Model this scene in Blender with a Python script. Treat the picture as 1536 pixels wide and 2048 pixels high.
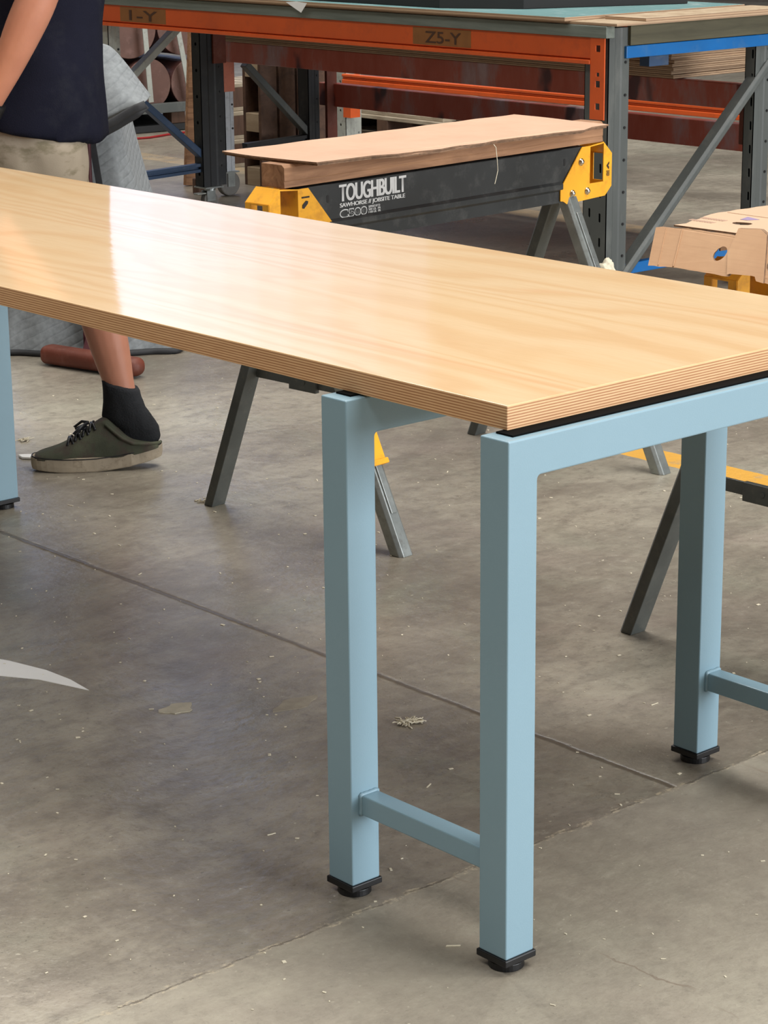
import bpy, bmesh, math, random
from math import sin, cos, pi, radians, sqrt, atan2
from mathutils import Vector, Matrix, noise
from mathutils.geometry import tessellate_polygon

random.seed(7)
sc = bpy.context.scene
for o in list(bpy.data.objects):
    bpy.data.objects.remove(o)
COL = sc.collection

# ------------------------------------------------------------------ camera
F_PX = 4592.54
cam_data = bpy.data.cameras.new('camera')
cam = bpy.data.objects.new('camera', cam_data)
COL.objects.link(cam)
cam_data.sensor_fit = 'HORIZONTAL'
cam_data.sensor_width = 36.0
cam_data.lens = F_PX / 1536.0 * 36.0
cam_data.clip_start = 0.05
cam_data.clip_end = 200
CAM = Vector((-1.87325, -1.90427, 1.38111))
yaw, pitch, roll = 0.72096, -0.27753, -0.01003
fw = Vector((sin(yaw) * cos(pitch), cos(yaw) * cos(pitch), sin(pitch)))
rt = Vector((cos(yaw), -sin(yaw), 0))
up = rt.cross(fw)
rt2 = rt * cos(roll) + up * sin(roll)
up2 = -rt * sin(roll) + up * cos(roll)
M = Matrix((rt2, up2, -fw)).transposed().to_4x4()
M.translation = CAM
cam.matrix_world = M
sc.camera = cam

# ------------------------------------------------------------------ world, lights, exposure
sc.view_settings.view_transform = 'Standard'
sc.view_settings.look = 'None'
sc.view_settings.gamma = 1.0
sc.view_settings.use_curve_mapping = False
sc.view_settings.exposure = 0.36
world = bpy.data.worlds.new('world')
sc.world = world
world.use_nodes = True
world.node_tree.nodes['Background'].inputs[0].default_value = (0.80, 0.88, 1.0, 1)
world.node_tree.nodes['Background'].inputs[1].default_value = 0.6

def area(name, loc, target, sx, sy, power, color):
    d = bpy.data.lights.new(name, 'AREA')
    d.shape = 'RECTANGLE'; d.size = sx; d.size_y = sy
    d.energy = power; d.color = color
    o = bpy.data.objects.new(name, d)
    COL.objects.link(o)
    o.location = loc
    o.rotation_euler = (Vector(target) - Vector(loc)).to_track_quat('-Z', 'Y').to_euler()
    return o

area('door_daylight', (5.0, -11.3, 2.6), (5.0, 10, 2.2), 9.0, 5.0, 1350, (0.93, 0.96, 1.0))
area('skylight_daylight', (3.6, 2.0, 9.8), (3.6, 2.0, 0), 6.0, 18.0, 1600, (1.0, 0.97, 0.92))
area('skylight_daylight', (-5.5, 0.0, 9.8), (-5.5, 0.0, 0), 3.0, 18.0, 600, (1.0, 0.98, 0.94))

# ------------------------------------------------------------------ node helpers
def newmat(name):
    m = bpy.data.materials.new(name)
    m.use_nodes = True
    nt = m.node_tree
    return m, nt, nt.nodes['Principled BSDF']

def nd(nt, typ, **kw):
    n = nt.nodes.new(typ)
    for k, v in kw.items():
        if k in n.inputs.keys():
            n.inputs[k].default_value = v
        else:
            setattr(n, k, v)
    return n

def coords(nt, scale=(1, 1, 1), kind='Object', rot=(0, 0, 0)):
    tc = nt.nodes.new('ShaderNodeTexCoord')
    mp = nt.nodes.new('ShaderNodeMapping')
    mp.inputs['Scale'].default_value = scale
    mp.inputs['Rotation'].default_value = rot
    nt.links.new(tc.outputs[kind], mp.inputs[0])
    return mp.outputs[0]

def nz(nt, vec, scale, detail=5, rough=0.55, dist=0.0):
    n = nt.nodes.new('ShaderNodeTexNoise')
    n.inputs['Scale'].default_value = scale
    n.inputs['Detail'].default_value = detail
    n.inputs['Roughness'].default_value = rough
    n.inputs['Distortion'].default_value = dist
    nt.links.new(vec, n.inputs['Vector'])
    return n.outputs['Fac']

def ramp(nt, fac, stops, interp='LINEAR'):
    r = nt.nodes.new('ShaderNodeValToRGB')
    cr = r.color_ramp
    cr.interpolation = interp
    while len(cr.elements) > 1:
        cr.elements.remove(cr.elements[-1])
    cr.elements[0].position = stops[0][0]
    c = stops[0][1]
    cr.elements[0].color = (*c, 1) if not isinstance(c, (int, float)) else (c, c, c, 1)
    for p, c in stops[1:]:
        e = cr.elements.new(p)
        e.color = (*c, 1) if not isinstance(c, (int, float)) else (c, c, c, 1)
    nt.links.new(fac, r.inputs[0])
    return r.outputs[0]

def mix(nt, fac, a, b, mode='MIX'):
    m = nt.nodes.new('ShaderNodeMix')
    m.data_type = 'RGBA'; m.blend_type = mode
    for sock, v in ((m.inputs[0], fac), (m.inputs[6], a), (m.inputs[7], b)):
        if isinstance(v, bpy.types.NodeSocket):
            nt.links.new(v, sock)
        elif isinstance(v, (int, float)):
            sock.default_value = v if sock == m.inputs[0] else (v, v, v, 1)
        else:
            sock.default_value = (*v, 1)
    return m.outputs[2]

def math_(nt, op, a, b=None, c=None):
    m = nt.nodes.new('ShaderNodeMath'); m.operation = op
    for i, v in enumerate((a, b, c)):
        if v is None: continue
        if isinstance(v, bpy.types.NodeSocket): nt.links.new(v, m.inputs[i])
        else: m.inputs[i].default_value = v
    return m.outputs[0]

def bump(nt, bsdf, h, strength=0.3, dist=0.01):
    b = nt.nodes.new('ShaderNodeBump')
    b.inputs['Strength'].default_value = strength
    b.inputs['Distance'].default_value = dist
    nt.links.new(h, b.inputs['Height'])
    nt.links.new(b.outputs[0], bsdf.inputs['Normal'])
    return b

def simple(name, col, rough=0.6, metal=0.0, var=0.12, scale=6.0, bumpk=0.0, bscale=60.0, coat=0.0, dirt=None, dirt_amt=0.5, stretch=(1, 1, 1), spec=0.5):
    m, nt, b = newmat(name)
    v = coords(nt, stretch)
    f = nz(nt, v, scale)
    lo = tuple(max(0, c * (1 - var)) for c in col); hi = tuple(min(1, c * (1 + var)) for c in col)
    c = ramp(nt, f, [(0.3, lo), (0.7, hi)])
    if dirt:
        f2 = nz(nt, v, scale * 2.3, 7, 0.7)
        k = ramp(nt, f2, [(0.52, 0.0), (0.68, dirt_amt)])
        c = mix(nt, k, c, dirt)
    nt.links.new(c, b.inputs['Base Color'])
    b.inputs['Roughness'].default_value = rough
    b.inputs['Metallic'].default_value = metal
    b.inputs['Coat Weight'].default_value = coat
    b.inputs['Specular IOR Level'].default_value = spec
    if bumpk:
        bump(nt, b, nz(nt, v, bscale, 4), bumpk, 0.004)
    return m

MAT = {}
def mats():
    M_ = MAT
    M_['blue'] = simple('blue_powder_coat', (0.245, 0.377, 0.450), 0.33, 0, 0.03, 3, 0.06, 500)
    M_['black'] = simple('black_plastic', (0.006, 0.006, 0.007), 0.45, 0, 0.1)
    M_['gapshadow'] = simple('gap_shadow_black', (0.004, 0.004, 0.004), 0.95, 0, 0.1, spec=0.1)  # flat black that paints the shadow gap below the tabletop
    M_['yellow'] = simple('yellow_painted_steel', (0.86, 0.40, 0.022), 0.38, 0, 0.06, 12, 0.03, 200, dirt=(0.45, 0.17, 0.02), dirt_amt=0.45)
    M_['char'] = simple('charcoal_painted_steel', (0.021, 0.0235, 0.0245), 0.42, 0, 0.2, 9, 0.04, 200, dirt=(0.10, 0.10, 0.095), dirt_amt=0.4)
    M_['galv'] = simple('galvanised_steel', (0.36, 0.385, 0.37), 0.36, 0.75, 0.16, 25, 0.05, 100, dirt=(0.20, 0.19, 0.17), dirt_amt=0.5)
    M_['legdark'] = simple('dark_grey_steel', (0.085, 0.092, 0.085), 0.42, 0.1, 0.15, 20, 0.04, 150, dirt=(0.16, 0.15, 0.13), dirt_amt=0.4)  # darker steel for the far legs, spreaders and hinges
    M_['bolt'] = simple('zinc_bolt', (0.62, 0.58, 0.5), 0.22, 1.0, 0.1)
    M_['rackgrey'] = simple('grey_rack_paint', (0.078, 0.086, 0.082), 0.5, 0, 0.14, 8, 0.03, 80, dirt=(0.17, 0.17, 0.155), dirt_amt=0.35, stretch=(1, 1, 0.3))
    M_['rackblack'] = simple('black_rack_paint', (0.011, 0.012, 0.013), 0.55, 0, 0.2, 8, dirt=(0.04, 0.04, 0.036), dirt_amt=0.5)
    M_['orange'] = simple('orange_rack_paint', (0.62, 0.095, 0.016), 0.42, 0, 0.08, 5, 0.02, 80, dirt=(0.42, 0.07, 0.02), dirt_amt=0.5)
    M_['fadedorange'] = simple('faded_orange_paint', (0.55, 0.17, 0.10), 0.5, 0, 0.1, 12, dirt=(0.28, 0.09, 0.06), dirt_amt=0.6)
    M_['rackblue'] = simple('blue_rack_paint', (0.0, 0.115, 0.36), 0.42, 0, 0.1, 6, dirt=(0.08, 0.17, 0.28), dirt_amt=0.35)
    M_['navysteel'] = simple('navy_rack_paint', (0.025, 0.055, 0.115), 0.45, 0, 0.15, 8, dirt=(0.09, 0.11, 0.14), dirt_amt=0.45)
    M_['white'] = simple('white_rack_paint', (0.50, 0.52, 0.54), 0.5, 0, 0.1, 14, dirt=(0.20, 0.2, 0.19), dirt_amt=0.6)
    M_['palegrey'] = simple('pale_grey_rack_paint', (0.34, 0.35, 0.31), 0.55, 0, 0.1, 14, dirt=(0.16, 0.15, 0.13), dirt_amt=0.6)
    # dusty red beam: red paint with purple-grey smears and black ink
    m, nt, b = newmat('dusty_red_beam_paint')
    v = coords(nt, (1, 1, 0.35))
    c = ramp(nt, nz(nt, v, 3.2, 7, 0.65), [(0.38, (0.36, 0.060, 0.030)), (0.53, (0.42, 0.10, 0.065)), (0.62, (0.36, 0.21, 0.21)), (0.74, (0.48, 0.38, 0.41))])
    v2 = coords(nt, (1, 1, 0.6))
    k = ramp(nt, nz(nt, v2, 4.2, 3, 0.5), [(0.62, 0.0), (0.66, 0.85)])
    c = mix(nt, k, c, (0.03, 0.018, 0.028))
    nt.links.new(c, b.inputs['Base Color']); b.inputs['Roughness'].default_value = 0.55
    M_['redbeam'] = m
    M_['rust'] = simple('rusty_red_steel', (0.13, 0.028, 0.013), 0.6, 0, 0.25, 10, 0.15, 90, dirt=(0.20, 0.085, 0.065), dirt_amt=0.45)
    M_['maroon'] = simple('maroon_steel', (0.055, 0.008, 0.012), 0.55, 0, 0.2)
    # plywood with visible plies, layered over z
    def plymat(name, pitch, light, dark, seed=0.0, rough=0.6, zoff=0.0, contrast=1.0):
        m, nt, b = newmat(name)
        tc = nt.nodes.new('ShaderNodeTexCoord')
        sep = nt.nodes.new('ShaderNodeSeparateXYZ')
        nt.links.new(tc.outputs['Object'], sep.inputs[0])
        v = coords(nt, (2.2, 2.2, 60))
        wob = nz(nt, coords(nt, (1.5, 1.5, 1.5)), 6, 2)
        z = math_(nt, 'ADD', sep.outputs[2], math_(nt, 'MULTIPLY', wob, pitch * 0.16))
        ph = math_(nt, 'MULTIPLY', math_(nt, 'ADD', z, zoff), 2 * pi / pitch)
        s = math_(nt, 'SINE', ph)
        s = math_(nt, 'ADD', math_(nt, 'MULTIPLY', s, 0.5), 0.5)
        nf = nz(nt, v, 9, 5, 0.7)
        s2 = math_(nt, 'ADD', math_(nt, 'MULTIPLY', s, 0.75), math_(nt, 'MULTIPLY', math_(nt, 'SUBTRACT', nf, 0.5), 0.9 * contrast))
        c = ramp(nt, s2, [(0.12, dark), (0.42, tuple((a + d) / 2 for a, d in zip(light, dark))), (0.62, light)])
        nt.links.new(c, b.inputs['Base Color'])
        b.inputs['Roughness'].default_value = rough
        bump(nt, b, s, 0.15, 0.001)
        return m
    M_['plyedge'] = plymat('birch_ply_edge', 0.0036, (0.80, 0.50, 0.26), (0.44, 0.205, 0.085), rough=0.42)
    M_['plystack'] = plymat('stacked_ply_edge', 0.0065, (0.42, 0.29, 0.18), (0.15, 0.085, 0.045), contrast=1.4)
    M_['sheetedge'] = plymat('sheet_ply_edge', 0.007, (0.47, 0.32, 0.20), (0.28, 0.18, 0.11), contrast=1.0)
    # glossy birch veneer, figure runs along y
    m, nt, b = newmat('birch_veneer')
    v = coords(nt, (1.0, 0.17, 1.0))
    warp = nt.nodes.new('ShaderNodeTexNoise'); warp.inputs['Scale'].default_value = 3.0; warp.inputs['Detail'].default_value = 2
    nt.links.new(v, warp.inputs['Vector'])
    vm = nt.nodes.new('ShaderNodeVectorMath'); vm.operation = 'MULTIPLY_ADD'
    nt.links.new(warp.outputs['Color'], vm.inputs[0]); vm.inputs[1].default_value = (0.85, 0.4, 0); nt.links.new(v, vm.inputs[2])
    wave = nt.nodes.new('ShaderNodeTexWave'); wave.bands_direction = 'X'; wave.wave_profile = 'SIN'
    wave.inputs['Scale'].default_value = 4.5; wave.inputs['Distortion'].default_value = 9.0; wave.inputs['Detail'].default_value = 4; wave.inputs['Detail Scale'].default_value = 1.4
    nt.links.new(vm.outputs[0], wave.inputs['Vector'])
    c = ramp(nt, wave.outputs['Fac'], [(0.0, (0.82, 0.545, 0.295)), (0.35, (0.855, 0.60, 0.345)), (1.0, (0.875, 0.635, 0.38))])
    fine = nz(nt, coords(nt, (30, 2.2, 1)), 5, 6, 0.7, 0.4)
    c = mix(nt, ramp(nt, fine, [(0.42, 0.0), (0.75, 0.30)]), c, (0.74, 0.44, 0.19))
    fig = nz(nt, vm.outputs[0], 5.5, 2, 0.5, 1.6)
    c = mix(nt, ramp(nt, fig, [(0.60, 0.0), (0.72, 0.45)]), c, (0.82, 0.45, 0.225))
    big = nz(nt, coords(nt, (1.2, 0.8, 1)), 2.0, 2)
    c = mix(nt, ramp(nt, big, [(0.35, 0.0), (0.7, 0.35)]), c, (0.88, 0.60, 0.30))
    nt.links.new(c, b.inputs['Base Color'])
    b.inputs['Roughness'].default_value = 0.45
    b.inputs['Coat Weight'].default_value = 1.0
    b.inputs['Specular IOR Level'].default_value = 0.15
    b.inputs['Coat Roughness'].default_value = 0.09
    b.inputs['Coat IOR'].default_value = 1.45
    bw = nz(nt, coords(nt, (6, 2.0, 1)), 5, 3)
    bb = nt.nodes.new('ShaderNodeBump'); bb.inputs['Strength'].default_value = 0.025; bb.inputs['Distance'].default_value = 0.01
    nt.links.new(bw, bb.inputs['Height']); nt.links.new(bb.outputs[0], b.inputs['Coat Normal'])
    M_['veneer'] = m
    M_['underply'] = simple('raw_ply_underside', (0.45, 0.28, 0.14), 0.7)
    def wood(name, light, dark, grain=(1, 12, 12), rough=0.7, scale=3.0):
        m, nt, b = newmat(name)
        v = coords(nt, grain)
        c = ramp(nt, nz(nt, v, scale, 6, 0.65, 0.8), [(0.3, dark), (0.7, light)])
        nt.links.new(c, b.inputs['Base Color']); b.inputs['Roughness'].default_value = rough
        bump(nt, b, nz(nt, v, scale * 4, 4), 0.2, 0.002)
        return m
    M_['lumber'] = wood('pine_timber', (0.42, 0.225, 0.115), (0.16, 0.07, 0.032), (1.2, 14, 14))
    M_['greenpine'] = wood('treated_pine', (0.20, 0.225, 0.195), (0.115, 0.135, 0.115), (14, 1.0, 14))
    M_['olive'] = wood('olive_board', (0.10, 0.09, 0.052), (0.062, 0.056, 0.032), (1.0, 12, 12))
    M_['pallet'] = wood('old_pallet_wood', (0.42, 0.36, 0.27), (0.22, 0.17, 0.115), (2, 2, 9))
    M_['brownwood'] = wood('brown_pallet_wood', (0.125, 0.065, 0.038), (0.055, 0.027, 0.017), (6, 6, 1.2))
    M_['palewood'] = wood('pale_board', (0.46, 0.36, 0.24), (0.28, 0.19, 0.11), (5, 5, 1.0))
    # cardboard
    def card(name, a, b_, bs=160):
        m, nt, b = newmat(name)
        v = coords(nt)
        c = ramp(nt, nz(nt, v, 7, 5, 0.6), [(0.3, a), (0.7, b_)])
        fl = nz(nt, coords(nt, (120, 4, 120)), 2, 2)
        c = mix(nt, ramp(nt, fl, [(0.45, 0.0), (0.7, 0.12)]), c, tuple(x * 0.7 for x in a))
        nt.links.new(c, b.inputs['Base Color']); b.inputs['Roughness'].default_value = 0.75
        bump(nt, b, nz(nt, v, 9, 3), 0.4, 0.006)
        return m
    M_['card'] = card('cardboard', (0.51, 0.31, 0.20), (0.58, 0.365, 0.245))
    M_['carddark'] = simple('cardboard_edge', (0.20, 0.115, 0.065), 0.8, 0, 0.35, 90)
    M_['boxcard'] = card('box_cardboard', (0.47, 0.265, 0.14), (0.56, 0.34, 0.19))
    M_['boxin'] = simple('box_cardboard_face', (0.55, 0.37, 0.24), 0.75, 0, 0.06)
    M_['ink'] = simple('black_ink', (0.02, 0.014, 0.012), 0.6)
    M_['print'] = simple('faded_brown_print', (0.42, 0.27, 0.19), 0.8)
    M_['printblue'] = simple('violet_print', (0.27, 0.2, 0.33), 0.8)
    # white lettering, scuffed
    m, nt, b = newmat('white_lettering')
    c = ramp(nt, nz(nt, coords(nt), 55, 4, 0.6), [(0.29, (0.03, 0.034, 0.036)), (0.34, (0.60, 0.60, 0.58)), (1, (0.74, 0.74, 0.72))])
    nt.links.new(c, b.inputs['Base Color']); b.inputs['Roughness'].default_value = 0.5
    M_['letter'] = m
    M_['tape'] = simple('brown_tape', (0.26, 0.105, 0.03), 0.35, 0, 0.1, 20)
    M_['marker'] = simple('marker_ink', (0.07, 0.03, 0.015), 0.5)
    # people
    m, nt, b = newmat('skin')
    v = coords(nt)
    c = ramp(nt, nz(nt, v, 9, 4), [(0.3, (0.40, 0.165, 0.10)), (0.7, (0.49, 0.215, 0.135))])
    c = mix(nt, ramp(nt, nz(nt, v, 120, 2), [(0.5, 0.0), (0.8, 0.25)]), c, (0.42, 0.18, 0.12))
    nt.links.new(c, b.inputs['Base Color']); b.inputs['Roughness'].default_value = 0.5
    b.inputs['Subsurface Weight'].default_value = 0.08
    b.inputs['Subsurface Radius'].default_value = (0.02, 0.008, 0.004)
    bump(nt, b, nz(nt, v, 200, 3), 0.15, 0.001)
    M_['skin'] = m
    M_['navy'] = simple('navy_cotton', (0.009, 0.0095, 0.018), 0.9, 0, 0.25, 5, 0.3, 400, dirt=(0.022, 0.023, 0.03), dirt_amt=0.5, spec=0.1)
    m, nt, b = newmat('dirty_beige_cotton')
    v = coords(nt)
    c = ramp(nt, nz(nt, v, 8, 4), [(0.3, (0.34, 0.28, 0.205)), (0.7, (0.44, 0.37, 0.28))])
    c = mix(nt, ramp(nt, nz(nt, coords(nt, (1, 1, 2.2)), 13, 5, 0.6), [(0.54, 0.0), (0.66, 0.65)]), c, (0.155, 0.135, 0.07))
    nt.links.new(c, b.inputs['Base Color']); b.inputs['Roughness'].default_value = 0.9
    bump(nt, b, nz(nt, v, 350, 3), 0.3, 0.001)
    M_['beige'] = m
    M_['sock'] = simple('black_sock', (0.018, 0.019, 0.021), 0.95, 0, 0.3, 9, 0.6, 260, spec=0.2)
    m, nt, b = newmat('olive_canvas')
    v = coords(nt)
    c = ramp(nt, nz(nt, v, 12, 5), [(0.3, (0.030, 0.034, 0.020)), (0.7, (0.072, 0.076, 0.046))])
    c = mix(nt, ramp(nt, nz(nt, v, 20, 5, 0.7), [(0.44, 0.0), (0.60, 0.85)]), c, (0.052, 0.034, 0.027))
    nt.links.new(c, b.inputs['Base Color']); b.inputs['Roughness'].default_value = 0.9
    bump(nt, b, nz(nt, v, 300, 3), 0.4, 0.001)
    M_['canvas'] = m
    M_['sole'] = simple('dirty_rubber_sole', (0.34, 0.28, 0.20), 0.75, 0, 0.15, 20, 0.1, 90, dirt=(0.17, 0.13, 0.085), dirt_amt=0.7)
    M_['hair'] = simple('brown_hair', (0.06, 0.035, 0.02), 0.6, 0, 0.3, 60, 0.6, 200)
    # quilted blanket
    m, nt, b = newmat('quilted_grey_blanket')
    v = coords(nt, (1, 1, 1), rot=(0.2, 0.5, 0.6))
    w = nt.nodes.new('ShaderNodeTexWave'); w.inputs['Scale'].default_value = 13.0; w.inputs['Distortion'].default_value = 2.2; w.inputs['Detail'].default_value = 2
    w.bands_direction = 'Z'
    nt.links.new(v, w.inputs['Vector'])
    q = ramp(nt, w.outputs['Fac'], [(0.0, 0.0), (0.12, 0.7), (0.5, 1.0)])
    q2 = math_(nt, 'ADD', q, math_(nt, 'MULTIPLY', nz(nt, coords(nt), 22, 4), 0.8))
    c = ramp(nt, nz(nt, coords(nt), 60, 5), [(0.3, (0.165, 0.175, 0.18)), (0.7, (0.24, 0.255, 0.26))])
    nt.links.new(c, b.inputs['Base Color']); b.inputs['Roughness'].default_value = 0.95
    bump(nt, b, q2, 0.35, 0.004)
    M_['blanket'] = m
    M_['trim'] = simple('black_binding', (0.022, 0.022, 0.024), 0.7, 0, 0.2, 30, 0.2, 100)
    M_['cable'] = simple('red_rubber', (0.26, 0.012, 0.014), 0.45)
    M_['roll'] = simple('brown_film_roll', (0.085, 0.035, 0.03), 0.34, 0, 0.3, 8, 0.5, 14, dirt=(0.22, 0.12, 0.10), dirt_amt=0.5)
    M_['rollend'] = simple('brown_roll_end', (0.115, 0.055, 0.040), 0.6, 0, 0.2, 9, dirt=(0.2, 0.11, 0.09), dirt_amt=0.5)
    M_['stackblack'] = simple('dark_bin', (0.012, 0.011, 0.011), 0.8)  # own colour of the black panels on the workbench
    M_['paper'] = simple('white_paper', (0.84, 0.84, 0.82), 0.7, 0, 0.04)
    M_['fluff'] = simple('cream_fibre', (0.66, 0.60, 0.46), 0.9, 0, 0.12, 40, 0.5, 120)
    M_['glue'] = simple('dried_glue', (0.40, 0.36, 0.27), 0.5, 0, 0.15, 40)
    M_['glue2'] = simple('worn_glue', (0.30, 0.265, 0.205), 0.6, 0, 0.2, 40)
    M_['teal'] = simple('teal_laminate', (0.20, 0.36, 0.36), 0.25, 0, 0.12, 5, dirt=(0.5, 0.6, 0.6), dirt_amt=0.6)
    M_['greyrub'] = simple('grey_rubber', (0.16, 0.15, 0.135), 0.7, 0, 0.2, 15, dirt=(0.24, 0.22, 0.19), dirt_amt=0.5)
    M_['wall'] = simple('corrugated_wall', (0.14, 0.13, 0.12), 0.8)
    M_['roof'] = simple('roof_sheet', (0.22, 0.22, 0.21), 0.8)
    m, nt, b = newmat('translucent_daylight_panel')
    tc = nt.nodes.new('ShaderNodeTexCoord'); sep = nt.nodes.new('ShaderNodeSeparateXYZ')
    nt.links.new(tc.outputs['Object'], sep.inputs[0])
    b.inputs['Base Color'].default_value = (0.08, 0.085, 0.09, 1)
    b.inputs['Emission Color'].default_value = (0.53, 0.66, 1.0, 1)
    for k_, st_ in enumerate((1.15, 1.04, 0.92, 0.78, 0.63, 0.47, 0.32, 0.18)):  # glow drops pane by pane, to fade the reflection across the tabletop
        mk = m.copy(); mk.name = 'daylight_panel_fade_%d' % k_
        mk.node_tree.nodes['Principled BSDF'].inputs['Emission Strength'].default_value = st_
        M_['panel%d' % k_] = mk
    # concrete floor
    m, nt, b = newmat('worn_concrete')
    v = coords(nt)
    sep = nt.nodes.new('ShaderNodeSeparateXYZ'); nt.links.new(v, sep.inputs[0])
    X, Y = sep.outputs[0], sep.outputs[1]
    base = ramp(nt, nz(nt, v, 1.1, 8, 0.62, 0.4), [(0.34, (0.175, 0.149, 0.117)), (0.46, (0.240, 0.209, 0.166)), (0.55, (0.310, 0.276, 0.218)), (0.66, (0.375, 0.343, 0.272))])
    sw = nz(nt, coords(nt, (1, 2.2, 1), rot=(0, 0, 0.5)), 5, 7, 0.68, 0.9)
    c = mix(nt, ramp(nt, sw, [(0.38, 0.38), (0.54, 0.0)]), base, (0.125, 0.105, 0.085))
    sw2 = nz(nt, coords(nt, (2, 1, 1), rot=(0, 0, 0.9)), 7, 8, 0.7, 1.2)
    c = mix(nt, ramp(nt, sw2, [(0.58, 0.0), (0.76, 0.45)]), c, (0.40, 0.365, 0.30))
    tint = nz(nt, v, 2.7, 4, 0.6, 0.6)
    c = mix(nt, ramp(nt, tint, [(0.30, 0.35), (0.46, 0.0)]), c, (0.235, 0.245, 0.185))
    c = mix(nt, ramp(nt, tint, [(0.56, 0.0), (0.72, 0.35)]), c, (0.30, 0.235, 0.20))
    fine = nz(nt, v, 26, 8, 0.85)
    c = mix(nt, ramp(nt, fine, [(0.36, 0.65), (0.50, 0.0)]), c, (0.14, 0.12, 0.095))
    c = mix(nt, ramp(nt, fine, [(0.54, 0.0), (0.68, 0.40)]), c, (0.42, 0.39, 0.32))
    sp = nz(nt, v, 140, 3, 0.6)
    c = mix(nt, ramp(nt, sp, [(0.30, 0.6), (0.37, 0.0)]), c, (0.09, 0.075, 0.06))
    sp2 = nz(nt, v, 95, 2, 0.5)
    c = mix(nt, ramp(nt, sp2, [(0.70, 0.0), (0.76, 0.6)]), c, (0.52, 0.48, 0.38))
    # lighter trowelled slab on the near side of the joint
    wn = nz(nt, v, 6, 4)
    wnb = math_(nt, 'MULTIPLY', math_(nt, 'SUBTRACT', nz(nt, v, 11, 7, 0.75), 0.5), 0.034)
    Yw = math_(nt, 'ADD', Y, wnb); Xw = math_(nt, 'ADD', X, math_(nt, 'MULTIPLY', wnb, 0.4))
    near = math_(nt, 'LESS_THAN', Yw, 0.268)
    c = mix(nt, math_(nt, 'MULTIPLY', near, 0.45), c, ramp(nt, nz(nt, v, 9, 9, 0.8), [(0.34, (0.24, 0.21, 0.165)), (0.5, (0.33, 0.295, 0.23)), (0.68, (0.42, 0.385, 0.30))]))
    # hairline cracks in the near slab
    vo = nt.nodes.new('ShaderNodeTexVoronoi'); vo.feature = 'DISTANCE_TO_EDGE'; vo.inputs['Scale'].default_value = 1.05
    wv = nt.nodes.new('ShaderNodeVectorMath'); wv.operation = 'MULTIPLY_ADD'
    wt = nt.nodes.new('ShaderNodeTexNoise'); wt.inputs['Scale'].default_value = 9; wt.inputs['Detail'].default_value = 5; nt.links.new(v, wt.inputs['Vector'])
    nt.links.new(wt.outputs['Color'], wv.inputs[0]); wv.inputs[1].default_value = (0.10, 0.10, 0); nt.links.new(v, wv.inputs[2])
    nt.links.new(wv.outputs[0], vo.inputs['Vector'])
    crk = math_(nt, 'MULTIPLY', math_(nt, 'LESS_THAN', vo.outputs['Distance'], 0.0022), near)
    crk = math_(nt, 'MULTIPLY', crk, ramp(nt, nz(nt, v, 4, 3), [(0.48, 0.0), (0.56, 0.7)]))
    c = mix(nt, crk, c, (0.20, 0.155, 0.115))
    # joints
    dj1 = math_(nt, 'ABSOLUTE', math_(nt, 'SUBTRACT', Xw, 0.627))
    far = math_(nt, 'GREATER_THAN', Y, 0.27)
    j1 = math_(nt, 'MULTIPLY', ramp(nt, dj1, [(0.0035, 1.0), (0.0085, 0.0)]), far)
    edge1 = math_(nt, 'MULTIPLY', math_(nt, 'MULTIPLY', math_(nt, 'LESS_THAN', dj1, 0.012), far), ramp(nt, nz(nt, v, 24, 5, 0.8), [(0.52, 0.0), (0.62, 0.6)]))
    c = mix(nt, edge1, c, (0.40, 0.35, 0.27))
    c = mix(nt, math_(nt, 'MULTIPLY', j1, 0.85), c, (0.085, 0.064, 0.042))
    dj2 = math_(nt, 'ABSOLUTE', math_(nt, 'SUBTRACT', Yw, 0.268))
    crumb = ramp(nt, nz(nt, v, 34, 6, 0.85), [(0.50, 0.0), (0.58, 0.9)])
    c = mix(nt, math_(nt, 'MULTIPLY', math_(nt, 'LESS_THAN', dj2, 0.0065), crumb), c, (0.46, 0.39, 0.28))
    c = mix(nt, math_(nt, 'MULTIPLY', math_(nt, 'LESS_THAN', dj2, 0.0018), ramp(nt, nz(nt, v, 12, 4, 0.7), [(0.42, 0.1), (0.56, 0.8)])), c, (0.11, 0.09, 0.065))
    # painted yellow lines, worn
    wear = ramp(nt, nz(nt, v, 16, 6, 0.75), [(0.30, 0.15), (0.45, 0.95)])
    l1 = math_(nt, 'LESS_THAN', math_(nt, 'ABSOLUTE', math_(nt, 'SUBTRACT', Xw, 2.125)), 0.05)
    l1 = math_(nt, 'MULTIPLY', l1, math_(nt, 'LESS_THAN', Y, 2.02))
    c = mix(nt, math_(nt, 'MULTIPLY', l1, wear), c, (0.68, 0.36, 0.055))
    l2 = math_(nt, 'LESS_THAN', math_(nt, 'ABSOLUTE', math_(nt, 'SUBTRACT', Xw, 4.66)), 0.07)
    wear2 = ramp(nt, nz(nt, v, 7, 6, 0.7), [(0.40, 0.1), (0.6, 0.6)])
    c = mix(nt, math_(nt, 'MULTIPLY', l2, wear2), c, (0.52, 0.37, 0.20))
    nt.links.new(c, b.inputs['Base Color'])
    r = ramp(nt, nz(nt, v, 2.6, 6, 0.6), [(0.3, 0.22), (0.7, 0.42)])
    r = mix(nt, math_(nt, 'MULTIPLY', near, 0.6), r, (0.75, 0.75, 0.75))
    nt.links.new(r, b.inputs['Roughness'])
    b.inputs['Specular IOR Level'].default_value = 0.5
    h = math_(nt, 'ADD', nz(nt, v, 45, 5, 0.6), math_(nt, 'MULTIPLY', nz(nt, v, 6, 4), 0.8))
    h = math_(nt, 'SUBTRACT', h, math_(nt, 'MULTIPLY', j1, 1.5))
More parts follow.
